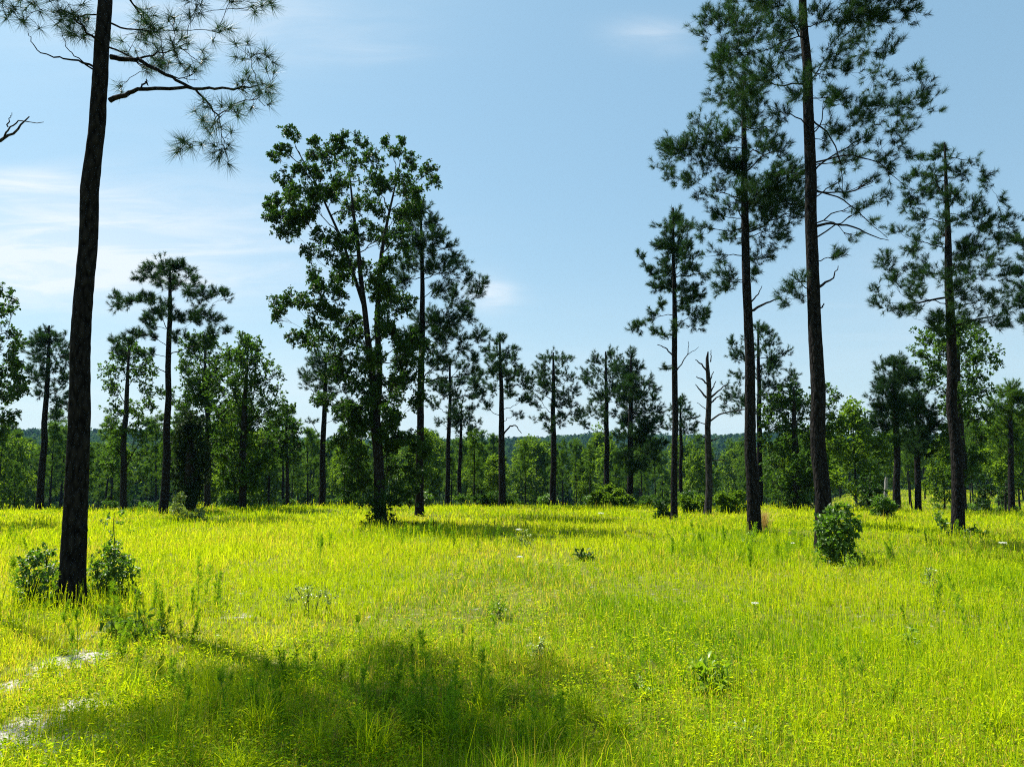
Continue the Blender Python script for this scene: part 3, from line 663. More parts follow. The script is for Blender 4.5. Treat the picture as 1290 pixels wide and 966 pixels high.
# --- the oak in the middle, and the pine behind it
hero('oak_tree', 'broad two-stemmed oak with ragged crown and brush round its foot', 'oak tree', 26.5,
     [(482, 662, 15), (478, 600, 13), (473, 540, 12), (470, 480, 9), (462, 420, 7.5), (455, 350, 6), (447, 280, 4), (440, 215, 1.5)],
     [(365, 166, 9), (346, 198, 7), (360, 190, 9), (396, 180, 8), (393, 196, 9), (430, 174, 8), (450, 180, 8), (424, 186, 10), (488, 178, 7), (505, 180, 6), (498, 191, 8), (410, 202, 11), (440, 205, 12), (470, 200, 11), (520, 206, 10), (540, 214, 8), (546, 228, 8), (356, 226, 9), (376, 215, 9), (400, 218, 11), (430, 228, 12), (460, 228, 12), (482, 236, 11), (510, 226, 10), (350, 255, 11), (370, 253, 11), (395, 258, 12),
      (341, 272, 9), (360, 276, 12), (362, 292, 11), (385, 280, 12), (440, 262, 12), (452, 298, 12), (480, 298, 12), (405, 298, 10), (392, 318, 9), (394, 338, 7), (412, 322, 8), (430, 306, 12), (440, 335, 10), (470, 345, 13), (502, 300, 13), (512, 268, 12), (516, 245, 11), (350, 265, 9), (415, 240, 10), (470, 262, 12),
      (344, 386, 9), (362, 376, 10), (384, 378, 11), (404, 371, 11), (420, 360, 10), (431, 372, 10), (350, 399, 7), (420, 398, 10), (398, 410, 11), (372, 424, 10), (392, 430, 11), (440, 408, 12), (490, 372, 13), (502, 392, 14), (484, 420, 14), (512, 432, 14), (420, 446, 13), (450, 430, 14), (502, 452, 14), (536, 440, 10), (430, 472, 14), (460, 480, 14), (502, 490, 14), (528, 508, 11), (428, 520, 13), (412, 502, 11), (455, 520, 14), (482, 550, 14), (502, 558, 13), (436, 556, 13), (450, 582, 13), (484, 600, 14), (520, 560, 12), (520, 592, 11), (450, 612, 12), (492, 622, 12), (514, 622, 9), (470, 636, 10), (535, 565, 10), (445, 540, 10), (470, 455, 14), (520, 470, 11)],
     'oak', True, 18, stems=[[(473, 545, 10), (478, 470, 8), (475, 400, 7), (480, 320, 5), (492, 260, 3), (505, 200, 1)], [(458, 385, 5), (432, 305, 3.5, .4), (400, 235, 2.5, .6), (372, 185, 1, .6)]],
     fill=0, extra=[(at_px(*p[:2], 26.5 + p[2]), p[3]) for p in oak_fill()], dens=2.15, lsize=.10, per=15, rr=.96, slope=lambda r: r.normal(.75, .35))
hero('pine_tree', 'dark pine crowding the side of the two-stemmed oak, its branches swept outward', 'pine tree', 32.0,
     [(527, 648, 11.5), (529, 580, 9.5), (531, 480, 8.5), (532, 380, 6.5), (531, 300, 4), (530, 256, 2)],
     [(531, 262, 10), (546, 275, 9), (521, 284, 12), (546, 302, 13), (526, 310, 14), (552, 292, 9), (581, 331, 9), (590, 345, 8), (562, 340, 13), (601, 370, 9), (577, 381, 13), (592, 398, 11), (560, 410, 13), (604, 425, 10), (581, 430, 12), (605, 357, 8), (551, 362, 13), (511, 330, 13), (506, 352, 12), (540, 400, 12), (600, 448, 9), (560, 448, 11), (512, 440, 12), (520, 420, 10), (595, 470, 8), (575, 322, 8), (540, 335, 12)],
     'pine', False, 19, dens=2.1)

# --- the row along the far edge
def slim(label, Y, trunk, blobs, seed, **k): return hero('pine_tree', label, 'pine tree', Y, trunk, blobs, k.pop('kind', 'pine'), False, seed, **k)
slim('flat-topped pine with open spreading tiers, left of the ragged dark cedar', 32, [(206, 648, 11), (209, 580, 9), (212, 500, 7.5), (214, 400, 6), (214, 332, 2)],
     [(203, 334, 9), (214, 333, 8), (190, 340, 9), (228, 335, 9), (240, 345, 8), (176, 350, 8), (247, 352, 6), (200, 352, 9), (222, 350, 9), (148, 372, 8), (146, 385, 7), (158, 380, 8), (175, 376, 8), (190, 372, 8), (235, 366, 10), (255, 366, 8), (263, 372, 7), (278, 368, 7), (287, 372, 6), (200, 392, 8), (222, 395, 8), (255, 395, 9), (268, 400, 8), (245, 402, 7), (188, 402, 7), (175, 420, 6), (190, 422, 6), (165, 420, 6), (147, 430, 7), (160, 428, 7), (270, 418, 8), (285, 415, 6), (240, 425, 7), (265, 430, 8), (150, 442, 7), (180, 400, 6)],
     20, slope=lambda r: r.normal(.4, .2), dens=2.2)
slim('dome-crowned pine seen beside the nearest dark trunk', 40, [(50, 640, 9), (55, 560, 7.5), (60, 480, 5.5), (62, 410, 2)],
     [(62, 415, 8), (50, 422, 9), (72, 422, 9), (42, 432, 8), (85, 432, 8), (60, 438, 11), (48, 448, 10), (75, 448, 10), (40, 462, 8), (88, 452, 9), (62, 465, 11), (78, 470, 9), (48, 475, 9), (85, 478, 9), (60, 490, 9), (75, 498, 8), (45, 495, 7), (85, 505, 8), (88, 525, 7), (70, 520, 6)], 21)
slim('leaning slim pine with small top, between the cedar and the two-stemmed oak', 40, [(405, 638, 8), (407, 560, 7), (410, 480, 5), (411, 445, 2)],
     [(411, 450, 9), (398, 458, 9), (422, 455, 9), (385, 470, 8), (405, 470, 10), (420, 475, 9), (432, 465, 8), (398, 485, 8), (385, 482, 6), (415, 490, 8), (435, 490, 8), (392, 530, 5), (425, 525, 5), (440, 505, 7)], 22)
slim('narrow pine behind the two-stemmed oak and its dark neighbour', 45, [(563, 632, 6), (565, 560, 5.5), (567, 500, 4), (567, 452, 2)],
     [(566, 458, 8), (555, 465, 8), (577, 465, 8), (550, 478, 9), (568, 480, 10), (585, 480, 9), (598, 478, 8), (555, 495, 9), (575, 500, 9), (592, 496, 8), (548, 510, 8), (568, 518, 8), (602, 490, 7), (595, 515, 6), (552, 530, 6)], 23)
slim('short pine standing close to a taller narrow one', 50, [(578, 630, 5), (580, 570, 4.5), (581, 508, 1.5)],
     [(581, 512, 8), (572, 520, 8), (590, 520, 8), (566, 530, 8), (582, 532, 9), (597, 533, 8), (575, 542, 7), (592, 545, 7), (603, 543, 5)], 24)
slim('spiky open-crowned pine with a bent dead branch low on the trunk', 40, [(632, 640, 9), (632, 560, 8), (631, 480, 5), (629, 422, 2)],
     [(629, 427, 7), (614, 438, 7), (641, 441, 8), (630, 447, 8), (650, 452, 8), (616, 462, 9), (650, 470, 9), (632, 465, 8), (660, 482, 9), (603, 468, 8), (605, 490, 9), (642, 495, 9), (657, 505, 8), (622, 488, 8), (670, 475, 7), (665, 497, 7), (610, 510, 7), (600, 480, 7), (655, 520, 6), (615, 448, 6)],
     25, dead=[[[(634, 548, 2.5), (642, 537, 2), (650, 536, 1.5), (657, 546, .8)]]], dens=2.0)
slim('slim pine with oval see-through crown, standing free at the meadow edge', 41, [(697, 640, 8), (697, 560, 7), (697, 490, 5), (697, 444, 2)],
     [(697, 449, 9), (683, 458, 9), (711, 457, 9), (677, 475, 9), (698, 470, 10), (720, 474, 9), (690, 490, 9), (709, 492, 9), (724, 492, 8), (682, 505, 8), (700, 510, 8), (718, 508, 8), (678, 525, 6), (728, 520, 7), (710, 525, 7), (690, 535, 5), (668, 488, 5)], 26)
slim('first of two neighbouring pines, its top rounded and one side branch low', 44, [(765, 632, 7.5), (764, 560, 6.5), (764, 500, 5), (763, 443, 2)],
     [(763, 449, 9), (750, 455, 9), (776, 455, 9), (739, 468, 8), (762, 468, 11), (782, 468, 10), (745, 485, 9), (768, 487, 10), (786, 487, 8), (753, 502, 9), (775, 505, 8), (741, 518, 9), (729, 523, 7), (722, 530, 5), (755, 522, 7), (737, 475, 7)], 27)
slim('denser of two neighbouring pines, dark sweeping boughs low on its side', 41, [(793, 640, 8), (794, 560, 7), (795, 500, 5), (795, 448, 2)],
     [(795, 454, 9), (786, 466, 9), (805, 466, 9), (818, 484, 9), (798, 480, 12), (783, 490, 10), (812, 498, 11), (826, 500, 7), (795, 505, 12), (780, 512, 9), (825, 515, 8), (808, 520, 11), (790, 530, 11), (820, 535, 10), (832, 535, 8), (804, 545, 12), (782, 548, 9), (822, 558, 10), (800, 562, 13), (812, 572, 12), (788, 575, 9), (835, 560, 7), (798, 585, 9)], 28, dens=2.4, slope=lambda r: r.normal(.05, .2))
slim('pine half hidden behind the trunk that has dry grass at its foot', 40, [(958, 640, 7.5), (957, 560, 6.5), (956, 480, 5), (955, 408, 2)],
     [(955, 412, 7), (966, 420, 7), (945, 425, 7), (928, 433, 8), (962, 435, 9), (978, 430, 8), (924, 450, 8), (946, 450, 8), (972, 448, 10), (988, 445, 7), (930, 470, 8), (955, 470, 9), (978, 465, 10), (996, 470, 8), (920, 492, 9), (932, 505, 9), (912, 508, 7), (962, 492, 10), (985, 485, 10), (925, 515, 8), (975, 510, 9), (950, 515, 8), (1000, 482, 6)], 29)
slim('small pine behind the slender one that stands beside the snag', 46, [(858, 630, 5), (858, 570, 4.5), (857, 498, 1.5)],
     [(857, 502, 6), (850, 512, 7), (864, 512, 7), (846, 525, 7), (858, 525, 8), (870, 527, 7), (852, 537, 7), (868, 540, 7), (843, 540, 5), (876, 538, 5)], 30)
slim('thick-crowned pine, first of the close pair with touching crowns', 34, [(1130, 648, 8.5), (1129, 560, 7.5), (1127, 490, 5), (1126, 448, 2)],
     [(1126, 453, 8), (1115, 462, 9), (1137, 460, 9), (1108, 478, 10), (1128, 475, 12), (1145, 475, 10), (1102, 494, 10), (1120, 495, 12), (1140, 497, 11), (1110, 512, 10), (1130, 515, 11), (1098, 532, 9), (1115, 535, 10), (1140, 530, 10), (1125, 550, 8), (1152, 515, 8), (1104, 520, 8)], 31, dens=2.5)
slim('second of the close pair of pines with touching crowns', 36, [(1157, 648, 8), (1156, 570, 7), (1155, 490, 3)],
     [(1155, 490, 10), (1165, 500, 10), (1148, 505, 10), (1170, 515, 10), (1155, 520, 12), (1143, 525, 9), (1175, 535, 9), (1160, 540, 11), (1147, 545, 9), (1170, 555, 9), (1150, 562, 9), (1162, 570, 8)], 32, dens=2.6)
slim('pine at the picture edge, a few of its boughs reaching in beside the conical pine', 24, [(1345, 668, 14), (1338, 480, 11), (1330, 300, 7), (1326, 200, 2)],
     [(1284, 302, 8), (1290, 318, 10), (1284, 340, 10), (1292, 360, 12), (1280, 380, 10), (1288, 398, 10), (1310, 280, 14), (1330, 240, 14), (1350, 280, 14), (1320, 330, 16), (1360, 340, 16), (1320, 380, 14), (1360, 390, 14), (1340, 300, 14), (1325, 215, 10), (1345, 360, 14), (1300, 410, 10), (1376, 370, 10)], 33, dens=2.0)
slim('feathery-topped pine deep in the trees under the edge pine boughs', 44, [(1274, 645, 8), (1273, 560, 6), (1272, 486, 2)],
     [(1272, 492, 9), (1260, 500, 9), (1284, 500, 9), (1254, 515, 10), (1272, 515, 11), (1290, 517, 10), (1262, 530, 10), (1282, 535, 10), (1252, 545, 9), (1272, 550, 10), (1292, 550, 9), (1262, 565, 9), (1285, 572, 9)], 34, dens=2.6, leafm=M['wood_needle'])

def broad(label, Y, trunk, blobs, seed, **k): return hero(k.pop('name', 'broadleaf_tree'), label, 'tree', Y, trunk, blobs, 'oak', False, seed, **k)
broad('oak at the picture edge beyond the nearest pine, its crown reaching in halfway', 27, [(-70, 655, 16), (-66, 520, 13), (-60, 430, 9), (-55, 350, 3)],
      [(4, 370, 9), (14, 376, 7), (6, 392, 10), (18, 390, 6), (10, 418, 12), (20, 435, 9), (5, 440, 14), (18, 455, 12), (28, 478, 11), (8, 470, 14), (20, 492, 12), (36, 492, 7), (4, 500, 12), (14, 520, 8), (4, 530, 10), (-20, 380, 18), (-40, 350, 18), (-60, 340, 20), (-30, 420, 22), (-60, 400, 24), (-90, 380, 22), (-100, 430, 24), (-50, 460, 24), (-20, 480, 20), (-80, 500, 24), (-120, 480, 20), (-30, 520, 16), (2, 545, 8)], 40, dens=1.6, lsize=.14, per=8, rr=.78, fill=.15)
broad('thin upright oak between the nearest dark trunk and the flat-topped pine', 38, [(155, 638, 8), (156, 560, 7), (160, 490, 5), (163, 428, 1.5)],
      [(165, 430, 7), (150, 435, 8), (178, 440, 8), (143, 448, 7), (160, 448, 9), (185, 455, 8), (138, 466, 8), (155, 468, 9), (172, 470, 9), (195, 470, 8), (135, 488, 8), (150, 492, 9), (180, 490, 9), (198, 495, 8), (145, 512, 9), (165, 515, 10), (188, 515, 9), (138, 535, 8), (155, 540, 10), (178, 545, 10), (195, 540, 8), (150, 565, 9), (172, 572, 9), (140, 585, 8), (160, 598, 9), (182, 600, 8)], 41, dens=1.6, lsize=.15, leafm=M['mid_leaf'], rr=.95)
broad('wide leafy tree with airy light-green outer twigs beside the dark cedar', 37, [(305, 637, 8.5), (306, 560, 8), (309, 490, 5), (313, 425, 1.5)],
      [(312, 428, 8), (300, 438, 10), (325, 440, 9), (290, 452, 10), (312, 455, 11), (335, 460, 9), (348, 470, 7), (280, 470, 11), (300, 475, 12), (325, 480, 11), (345, 490, 9), (355, 510, 9), (272, 492, 12), (292, 498, 13), (318, 505, 12), (340, 512, 10), (362, 515, 6), (280, 520, 13), (305, 528, 13), (328, 532, 12), (350, 530, 8), (285, 548, 13), (310, 555, 13), (335, 555, 11), (290, 575, 12), (318, 580, 12), (338, 578, 10), (300, 600, 11), (325, 602, 11), (285, 600, 9), (310, 618, 8)], 42, dens=1.8, lsize=.15, leafm=M['mid_leaf'], rr=.98)
broad('bushy oak behind the flat-topped pine, merging with the wide leafy tree', 42, [(262, 634, 8), (262, 540, 7), (258, 440, 2)],
      [(255, 425, 9), (270, 430, 9), (240, 440, 11), (262, 445, 12), (285, 445, 9), (232, 460, 11), (250, 465, 12), (272, 465, 12), (238, 485, 12), (260, 488, 13), (225, 500, 10), (248, 508, 12), (275, 510, 11), (230, 525, 11), (255, 530, 11), (240, 548, 11), (268, 545, 11)], 43, dens=2.0, lsize=.16, leafm=M['mid_leaf'], rr=1.0)
broad('round-headed oak behind the conical pine, filling the gap with dense leaves', 36, [(1214, 645, 9), (1212, 560, 8), (1208, 480, 5), (1206, 415, 2)],
      [(1200, 408, 11), (1185, 415, 10), (1222, 412, 11), (1168, 425, 11), (1205, 430, 13), (1235, 428, 11), (1160, 445, 9), (1185, 445, 13), (1218, 450, 13), (1245, 448, 9), (1255, 460, 7), (1172, 468, 11), (1200, 470, 13), (1230, 472, 12), (1180, 495, 12), (1208, 498, 13), (1236, 495, 11), (1190, 520, 12), (1220, 522, 12), (1243, 520, 9), (1198, 548, 12), (1228, 550, 12), (1185, 560, 9), (1212, 575, 11), (1238, 575, 9), (1225, 600, 9), (1200, 598, 8)], 44, dens=1.9, lsize=.15, leafm=M['mid_leaf'], rr=.97)
broad('dark spreading oak filling the space between the two tall pine trunks', 38, [(1003, 640, 10), (1003, 570, 8.5), (1000, 520, 5), (1000, 488, 2)],
      [(1000, 492, 10), (985, 500, 11), (1015, 500, 11), (1040, 492, 8), (1052, 505, 9), (975, 515, 12), (998, 515, 13), (1022, 518, 12), (1046, 520, 11), (972, 535, 12), (992, 538, 13), (1015, 540, 13), (1040, 540, 12), (1060, 535, 8), (970, 558, 12), (995, 560, 14), (1020, 562, 13), (1045, 562, 11), (980, 582, 13), (1005, 585, 14), (1030, 585, 11), (975, 605, 12), (1000, 608, 14), (1025, 608, 11), (985, 626, 10), (1010, 628, 11)], 45, dens=1.9, lsize=.16, leafm=M['mid_leaf'], rr=.9)
broad('dark ragged cedar, the blackest column among the far-edge trees', 34, [(240, 642, 14), (240, 580, 12), (240, 520, 3)],
      [(240, 526, 9), (232, 540, 10), (250, 542, 10), (228, 558, 11), (244, 560, 12), (256, 562, 8), (226, 578, 11), (240, 580, 13), (256, 582, 9), (228, 598, 11), (246, 600, 12), (234, 616, 12), (252, 616, 9), (240, 630, 11)], 46, name='cedar_tree', dens=2.6, lsize=.13, per=10, rr=.92, leafm=M['dark_leaf'], slope=lambda r: r.normal(.2, .2))
broad('slim young tree with drooping leaves beside the leaning slim pine', 44, [(362, 634, 5), (362, 580, 4), (360, 530, 2)],
      [(358, 532, 8), (368, 540, 8), (348, 548, 8), (362, 555, 9), (374, 560, 7), (345, 565, 8), (360, 575, 8), (372, 580, 7)], 47, dens=2.0, lsize=.2)

hero('dead_stub', 'short grey broken trunk standing among the trees beside the close pine pair', 'dead tree', 44, [(1116, 642, 4.5), (1116, 620, 4.2), (1117, 601, 3.6)], [], 'pine', False, 48, bark=M['grey_wood'])
broad('small dark column of leaves in the open grass behind the conical pine', 46, [(1240, 648, 4), (1240, 625, 3), (1240, 600, 1)], [(1240, 606, 5), (1236, 615, 6), (1244, 618, 6), (1238, 627, 7), (1244, 632, 6), (1236, 638, 6), (1242, 643, 6)], 49, name='young_tree', dens=2.4, lsize=.16, leafm=M['oak_leaf'])
broad('dark young tree with bare lower stem near the feathery-topped pine', 46, [(1267, 648, 3), (1267, 625, 2.5), (1267, 608, 1)], [(1267, 612, 5), (1264, 620, 5), (1270, 624, 5), (1266, 631, 5)], 50, name='young_tree', dens=2.2, lsize=.16, leafm=M['oak_leaf'])
broad('small dark upright tree just beyond the round bush', 40, [(1096, 645, 4), (1096, 620, 3), (1096, 598, 1)], [(1096, 604, 6), (1091, 613, 7), (1101, 616, 7), (1096, 625, 8), (1090, 633, 7), (1102, 636, 6)], 51, name='young_tree', dens=2.2, lsize=.16, leafm=M['oak_leaf'])
# the burl low on the nearest trunk
def burl():
    tr = [o for o in bpy.data.objects if o.name == 'trunk' and o.parent and 'nearest tall pine' in o.parent['label']][0]
    c = at_px(103.5, 668, YA) - np.array(tr.parent.location); rng = rs(66)
    th = np.linspace(0, 2 * pi, 14, endpoint=False); ph = np.linspace(0, pi, 9)
    d = np.array([[sin(b) * cos(a), sin(b) * sin(a), cos(b)] for b in ph for a in th])
    r = 1 + .35 * (vnoise(d[:, 0] * 2.5 + 9, d[:, 2] * 2.5 + d[:, 1] * 2, 5) - .5)
    V = c + d * np.array([.065, .07, .10]) * r[:, None]; i = np.arange(len(ph) * 14).reshape(len(ph), 14)
    q = np.stack([i[:-1], i[1:], np.roll(i[1:], -1, 1), np.roll(i[:-1], -1, 1)], -1).reshape(-1, 4)
    g = Geo(); g.add(V, q); g.build('burl', M['pine_bark'], tr, True)
burl()

# ------------------------------------------------------------------ woods in the dip: a few grown trees, copied
def free_tree(name, label, cat, H, kind, seed, mat, cb, Rm, nb, br, dens, lsize=.22, rad=.11, per=None):
    rng = rs(seed); root = empty(name, (0, 0, 0), label, cat)
    tg = Geo(); lean = rng.normal(0, .02, 2) * H
    zs = np.array([-.3, .5, H * .35, H * .7, H]); pts = np.stack([lean[0] * (zs / H) ** 2, lean[1] * (zs / H) ** 2, zs], -1)
    st = [stem_tube(tg, pts, np.array([1.1, 1, .8, .5, .08]) * rad, 7, .05, seed, step=.4)]
    bl = []
    for k in range(nb):
        f = (k + rng.random()) / nb; z = H * (cb + (1 - cb) * f)
        R = Rm * (math.sin(pi * (.12 + .86 * f ** .9)) if kind == 'oak' else (1 - f) ** .55 * (.75 + .4 * rng.random()) * min(1, .55 + f * 2))
        a = k * 2.4 + rng.normal(0, .5); q = R * rng.uniform(.35, 1)
        bl.append((np.array([q * cos(a), q * sin(a), z]), br * rng.uniform(.75, 1.25)))
    geos, tips, dirs = grow(st, bl, rng, (lambda r: r.normal(.2, .2)) if kind == 'pine' else (lambda r: r.normal(.8, .3)), dens * 2.6, .34, nsub=(3, 6))
    emit_branches([g[:2] for g in geos], root, M['pine_bark'], False, None, tg, minr=.012)
    tg.build('trunk', M['pine_bark' if kind == 'pine' else 'oak_bark'], root)
    cg = Geo()
    if kind == 'pine': needles(cg, tips, dirs, per or 26, tuft=.3, length=.32, width=.045, rng=rng, lo=15, hi=80)
    else:
        kk = per or 7; Pn = tips.repeat(kk, 0) + rng.normal(0, .12, (len(tips) * kk, 3)); D = unit(rng.normal(0, .7, Pn.shape) + dirs.repeat(kk, 0) * .3)
        sz = lsize * rng.uniform(.7, 1.25, len(Pn)); leaves(cg, Pn, D, sz * 1.25, sz * .8, rng)
    cg.build('crown', mat, root)
    return root
GP, GB, GS = 'young pines in the woods below the meadow', 'leafy trees in the woods below the meadow', 'bushes along the meadow edge'
LP = 'young straight pine in the green woods beyond the meadow edge'
LB = 'leafy light-green tree in the woods beyond the meadow edge'
pines = [free_tree('forest_pine', LP, 'pine tree', 10 + k * .8, 'pine', 200 + k, M['wood_needle'], .46 + .06 * k, 1.6, 22, .50, 2.0) for k in range(4)]
leafy = [free_tree('forest_tree', LB, 'tree', 8 + k * .8, 'oak', 220 + k, M['wood_leaf'], .22 + .07 * k, 2.1, 28, .75, 2.0, rad=.085) for k in range(4)]
for o in pines: o['group'] = GP
for o in leafy: o['group'] = GB
def scatter_woods():
    rng = rs(77); placed = []; used = {}
    spots = []
    tries = 0
    while len(spots) < 292 and tries < 20000:
        tries += 1
        y = 46 * (150 / 46) ** (rng.random() ** .85); u = rng.uniform(-.76, .78); x = u * y; r = math.hypot(x, y)
        right = u > .40
        if right and y < 48: continue
        if .18 < u < .30 and 48 < y < 62: continue          # the little opening right of the snag
        md = 2.6 + .022 * y
        if any((x - a) ** 2 + (y - b) ** 2 < md * md for a, b in spots): continue
        spots.append((x, y))
    spots.sort(key=lambda s: s[1])
    for k, (x, y) in enumerate(spots):
        u = x / y
        isp = rng.random() < (.80 if y > 52 else .72)
        lst = pines if isp else leafy; j = int(rng.integers(0, 4)); o = lst[j]
        z = float(terrain(x, y)); H = (10 + j * .8) if isp else (8 + j * .8)
        toppy = (rng.normal(546, 20) if u < -.26 or u > .42 else rng.normal(567, 13)) if y < 95 else rng.normal(556, 9)
        ztop = EYE + (598.4 - toppy) / FPX * y
        s = float(np.clip((ztop - z) / H, .38, 1.5))
        key = (isp, j); rz = rng.uniform(0, 2 * pi)
        sc = (s * rng.uniform(.85, 1.2),) * 2 + (s,)
        if key not in used:
            used[key] = 1; o.location = (x, y, z); o.rotation_euler = (0, 0, rz); o.scale = sc
        else: copy_thing(o, (x, y, z), rz, sc)
scatter_woods()

# ------------------------------------------------------------------ far woods (reads as one mass): one object
def far_woods():
    rng = rs(9); g = Geo()
    for (r0, r1, n, q, s, Rc, Hc) in [(135, 260, 900, 130, .62, 2.6, 8.5), (260, 520, 3600, 64, 1.0, 3.3, 8.5), (520, 1000, 9000, 36, 1.5, 4.2, 8)]:
        r = np.sqrt(rng.uniform(r0 ** 2, r1 ** 2, n)); th = rng.uniform(-.72, .74, n)
        x, y = r * np.sin(th), r * np.cos(th); z = terrain(x, y)
        H = Hc * rng.lognormal(0, .13, n) * (.75 + .5 * vnoise(x * .02, y * .02, 61)); R = Rc * rng.uniform(.7, 1.25, n); con = rng.random(n) < .5
        t = np.clip(np.where(con, rng.normal(.22, .10, n), rng.normal(.62, .16, n)) + .35 * (vnoise(x * .015, y * .015, 62) - .5), 0, 1)
        cnt = n * q; d = unit(rng.normal(0, 1, (cnt, 3)))
        rad = rng.uniform(.55, 1.05, cnt)[:, None]
        f = rng.random(cnt)
        Rr, Hr, cr_ = R.repeat(q), H.repeat(q), con.repeat(q)
        prof = np.where(cr_, (1 - f) ** .7 + .08, np.sqrt(np.maximum(0, 1 - (2 * f - 1) ** 2)) + .05)
        a = rng.uniform(0, 2 * pi, cnt); qd = Rr * prof * np.sqrt(rng.uniform(.2, 1, cnt))
        c = np.stack([x.repeat(q) + qd * np.cos(a), y.repeat(q) + qd * np.sin(a), z.repeat(q) + Hr * (.22 + .78 * f)], -1)
        nrm = unit(np.stack([np.cos(a), np.sin(a), .9 + 0 * a], -1) + rng.normal(0, .5, (cnt, 3)))
        e1 = unit(np.cross(nrm, rng.normal(0, 1, (cnt, 3)))); e2 = np.cross(nrm, e1); sz = (s * rng.uniform(.5, 1.1, cnt))[:, None]
        V = np.stack([c - e1 * sz, c + e2 * sz * .6, c + e1 * sz, c - e2 * sz * .6], 1)
        i = np.arange(cnt * 4).reshape(cnt, 4)
        g.add(V, i, np.repeat(np.clip(t.repeat(q) + rng.normal(0, .06, cnt), 0, 1), 4))
    m = foliage_mat('far_woods', [(.1, (.010, .028, .014)), (.4, (.022, .052, .018)), (.9, (.062, .11, .022))], (1.1, 1.3, .5), .35, .03, .7, noise=.0, use_attr=True)
    o = g.build('far_woods', m); tag(o, 'far wooded ridge of mixed pine and leafy trees closing the view', 'woods', kind='stuff')
far_woods()

# ------------------------------------------------------------------ shrubs, weeds and flowers
def shrub(name, label, cat, Y, base_px, blobs, seed, mat, L=.08, Wd=.05, dens=2.2, stems=9, extra_stalk=None, per=7, group=None, up=.8):
    rng = rs(seed); m = mpp(Y)
    bx = at_px(base_px, 600, Y)[0]; zg = float(terrain(bx, Y)); base = np.array([bx, Y, zg])
    root = empty(name, base, label, cat, group)
    bl = [(at_px(px, py, Y + rng.uniform(-1, 1) * .9 * max(8, min(30, r * 2)) * m), r * m) for px, py, r in blobs]
    sg = Geo(); cg = Geo(); allT, allD = [], []
    for (c, r) in bl:
        b0 = base + np.array([rng.normal(0, .22) * .35 + (c[0] - bx) * .45, rng.normal(0, .08), -.03])
        n = max(6, int(2.4 * dens * (r / .07) ** 2))
        T = c + unit(rng.normal(0, 1, (n, 3))) * (rng.random((n, 1)) ** .4) * r
        T[:, 2] = np.maximum(T[:, 2], zg + .04)
        P = bez(b0, (b0 + c) / 2 + np.array([0, 0, .12 * r]), c, 5); V, f = tubes(P[None], np.linspace(.008, .003, 5)[None], 4); sg.add(V, f)
        tw = bez(np.repeat(P[3][None], n, 0), (P[4] + T) / 2, T, 3); V, f = tubes(tw, np.linspace(.003, .0015, 3)[None].repeat(n, 0), 3); sg.add(V, f)
        allT.append(T); allD.append(unit(T - c + 1e-4) + np.array([0, 0, .15]))
    if extra_stalk:
        pl = [at_px(a, b, Y) for a, b in extra_stalk]; pl = np.array([base + (pl[0] - base) * np.array([1, 0, 0])] + pl)
        V, f = tubes(pl[None], np.linspace(.009, .004, len(pl))[None], 5); sg.add(V, f)
        k = np.linspace(.35, len(pl) - 1, 26); ii = np.arange(len(pl)); T = np.stack([np.interp(k, ii, pl[:, q]) for q in range(3)], -1) + rng.normal(0, .06, (26, 3)) * np.array([1.2, 1.2, .6])
        allT.append(T); allD.append(rng.normal(0, 1, (26, 3)))
    T = np.concatenate(allT).repeat(per, 0); D = unit(np.concatenate(allD).repeat(per, 0) + rng.normal(0, .75, (len(T), 3)))
    T = T + rng.normal(0, .35 * L, T.shape); sz = L * rng.uniform(.6, 1.2, len(T))
    leaves(cg, T, D, sz, sz * Wd / L, rng, oval=Y < 20, curl=.22, up=up)
    sg.build('stem', M['stem'], root, loc=base); cg.build('foliage', mat, root, loc=base)
    return root

shrub('shrub', 'leafy shrub hugging the base of the nearest pine on its shaded side', 'shrub', 10.2, 50,
      [(45, 700, 12), (60, 697, 9), (35, 712, 11), (55, 718, 13), (70, 712, 9), (28, 728, 11), (45, 735, 15), (65, 735, 13), (35, 752, 13), (55, 758, 14), (72, 755, 10), (25, 745, 8), (45, 772, 10), (68, 770, 8)], 301, M['shrub_leaf'], .058, .032, 2.6)
shrub('shrub', 'leafy shrub with a tall thin stalk growing out of its middle', 'shrub', 10.5, 142,
      [(143, 692, 9), (130, 702, 11), (158, 705, 11), (120, 718, 11), (143, 716, 14), (168, 720, 9), (128, 732, 13), (155, 733, 14), (115, 742, 9), (142, 748, 13), (165, 748, 10), (125, 754, 9), (152, 758, 8)], 302, M['shrub_leaf'], .058, .032, 2.6,
      extra_stalk=[(144, 730), (145, 690), (143, 665), (144, 645)])
shrub('leafy_sapling', 'big-leaved green seedlings in the half shade below the near shrubs', 'seedling', 7.9, 165,
      [(140, 780, 10), (150, 795, 12), (165, 775, 10), (180, 782, 11), (192, 790, 9), (172, 800, 13), (195, 805, 9), (148, 812, 10), (185, 815, 10), (165, 825, 9), (135, 800, 8)], 303, M['wood_leaf'], .085, .032, dens=1.5, per=5)
shrub('round_bush', 'round dense bush with glossy leaves standing before the tallest pine', 'bush', 14.4, 1056,
      [(1058, 643, 7), (1050, 650, 9), (1066, 652, 9), (1040, 658, 10), (1056, 660, 13), (1073, 662, 9), (1039, 670, 8), (1050, 674, 11), (1066, 675, 10), (1075, 672, 6), (1040, 685, 8), (1056, 688, 11), (1070, 688, 8), (1046, 698, 10), (1064, 699, 9), (1034, 695, 6), (1078, 697, 5), (1046, 642, 3), (1065, 638, 3), (1080, 660, 3), (1033, 664, 3)], 304, M['shrub_leaf'], .085, .055, dens=1.7, per=7)
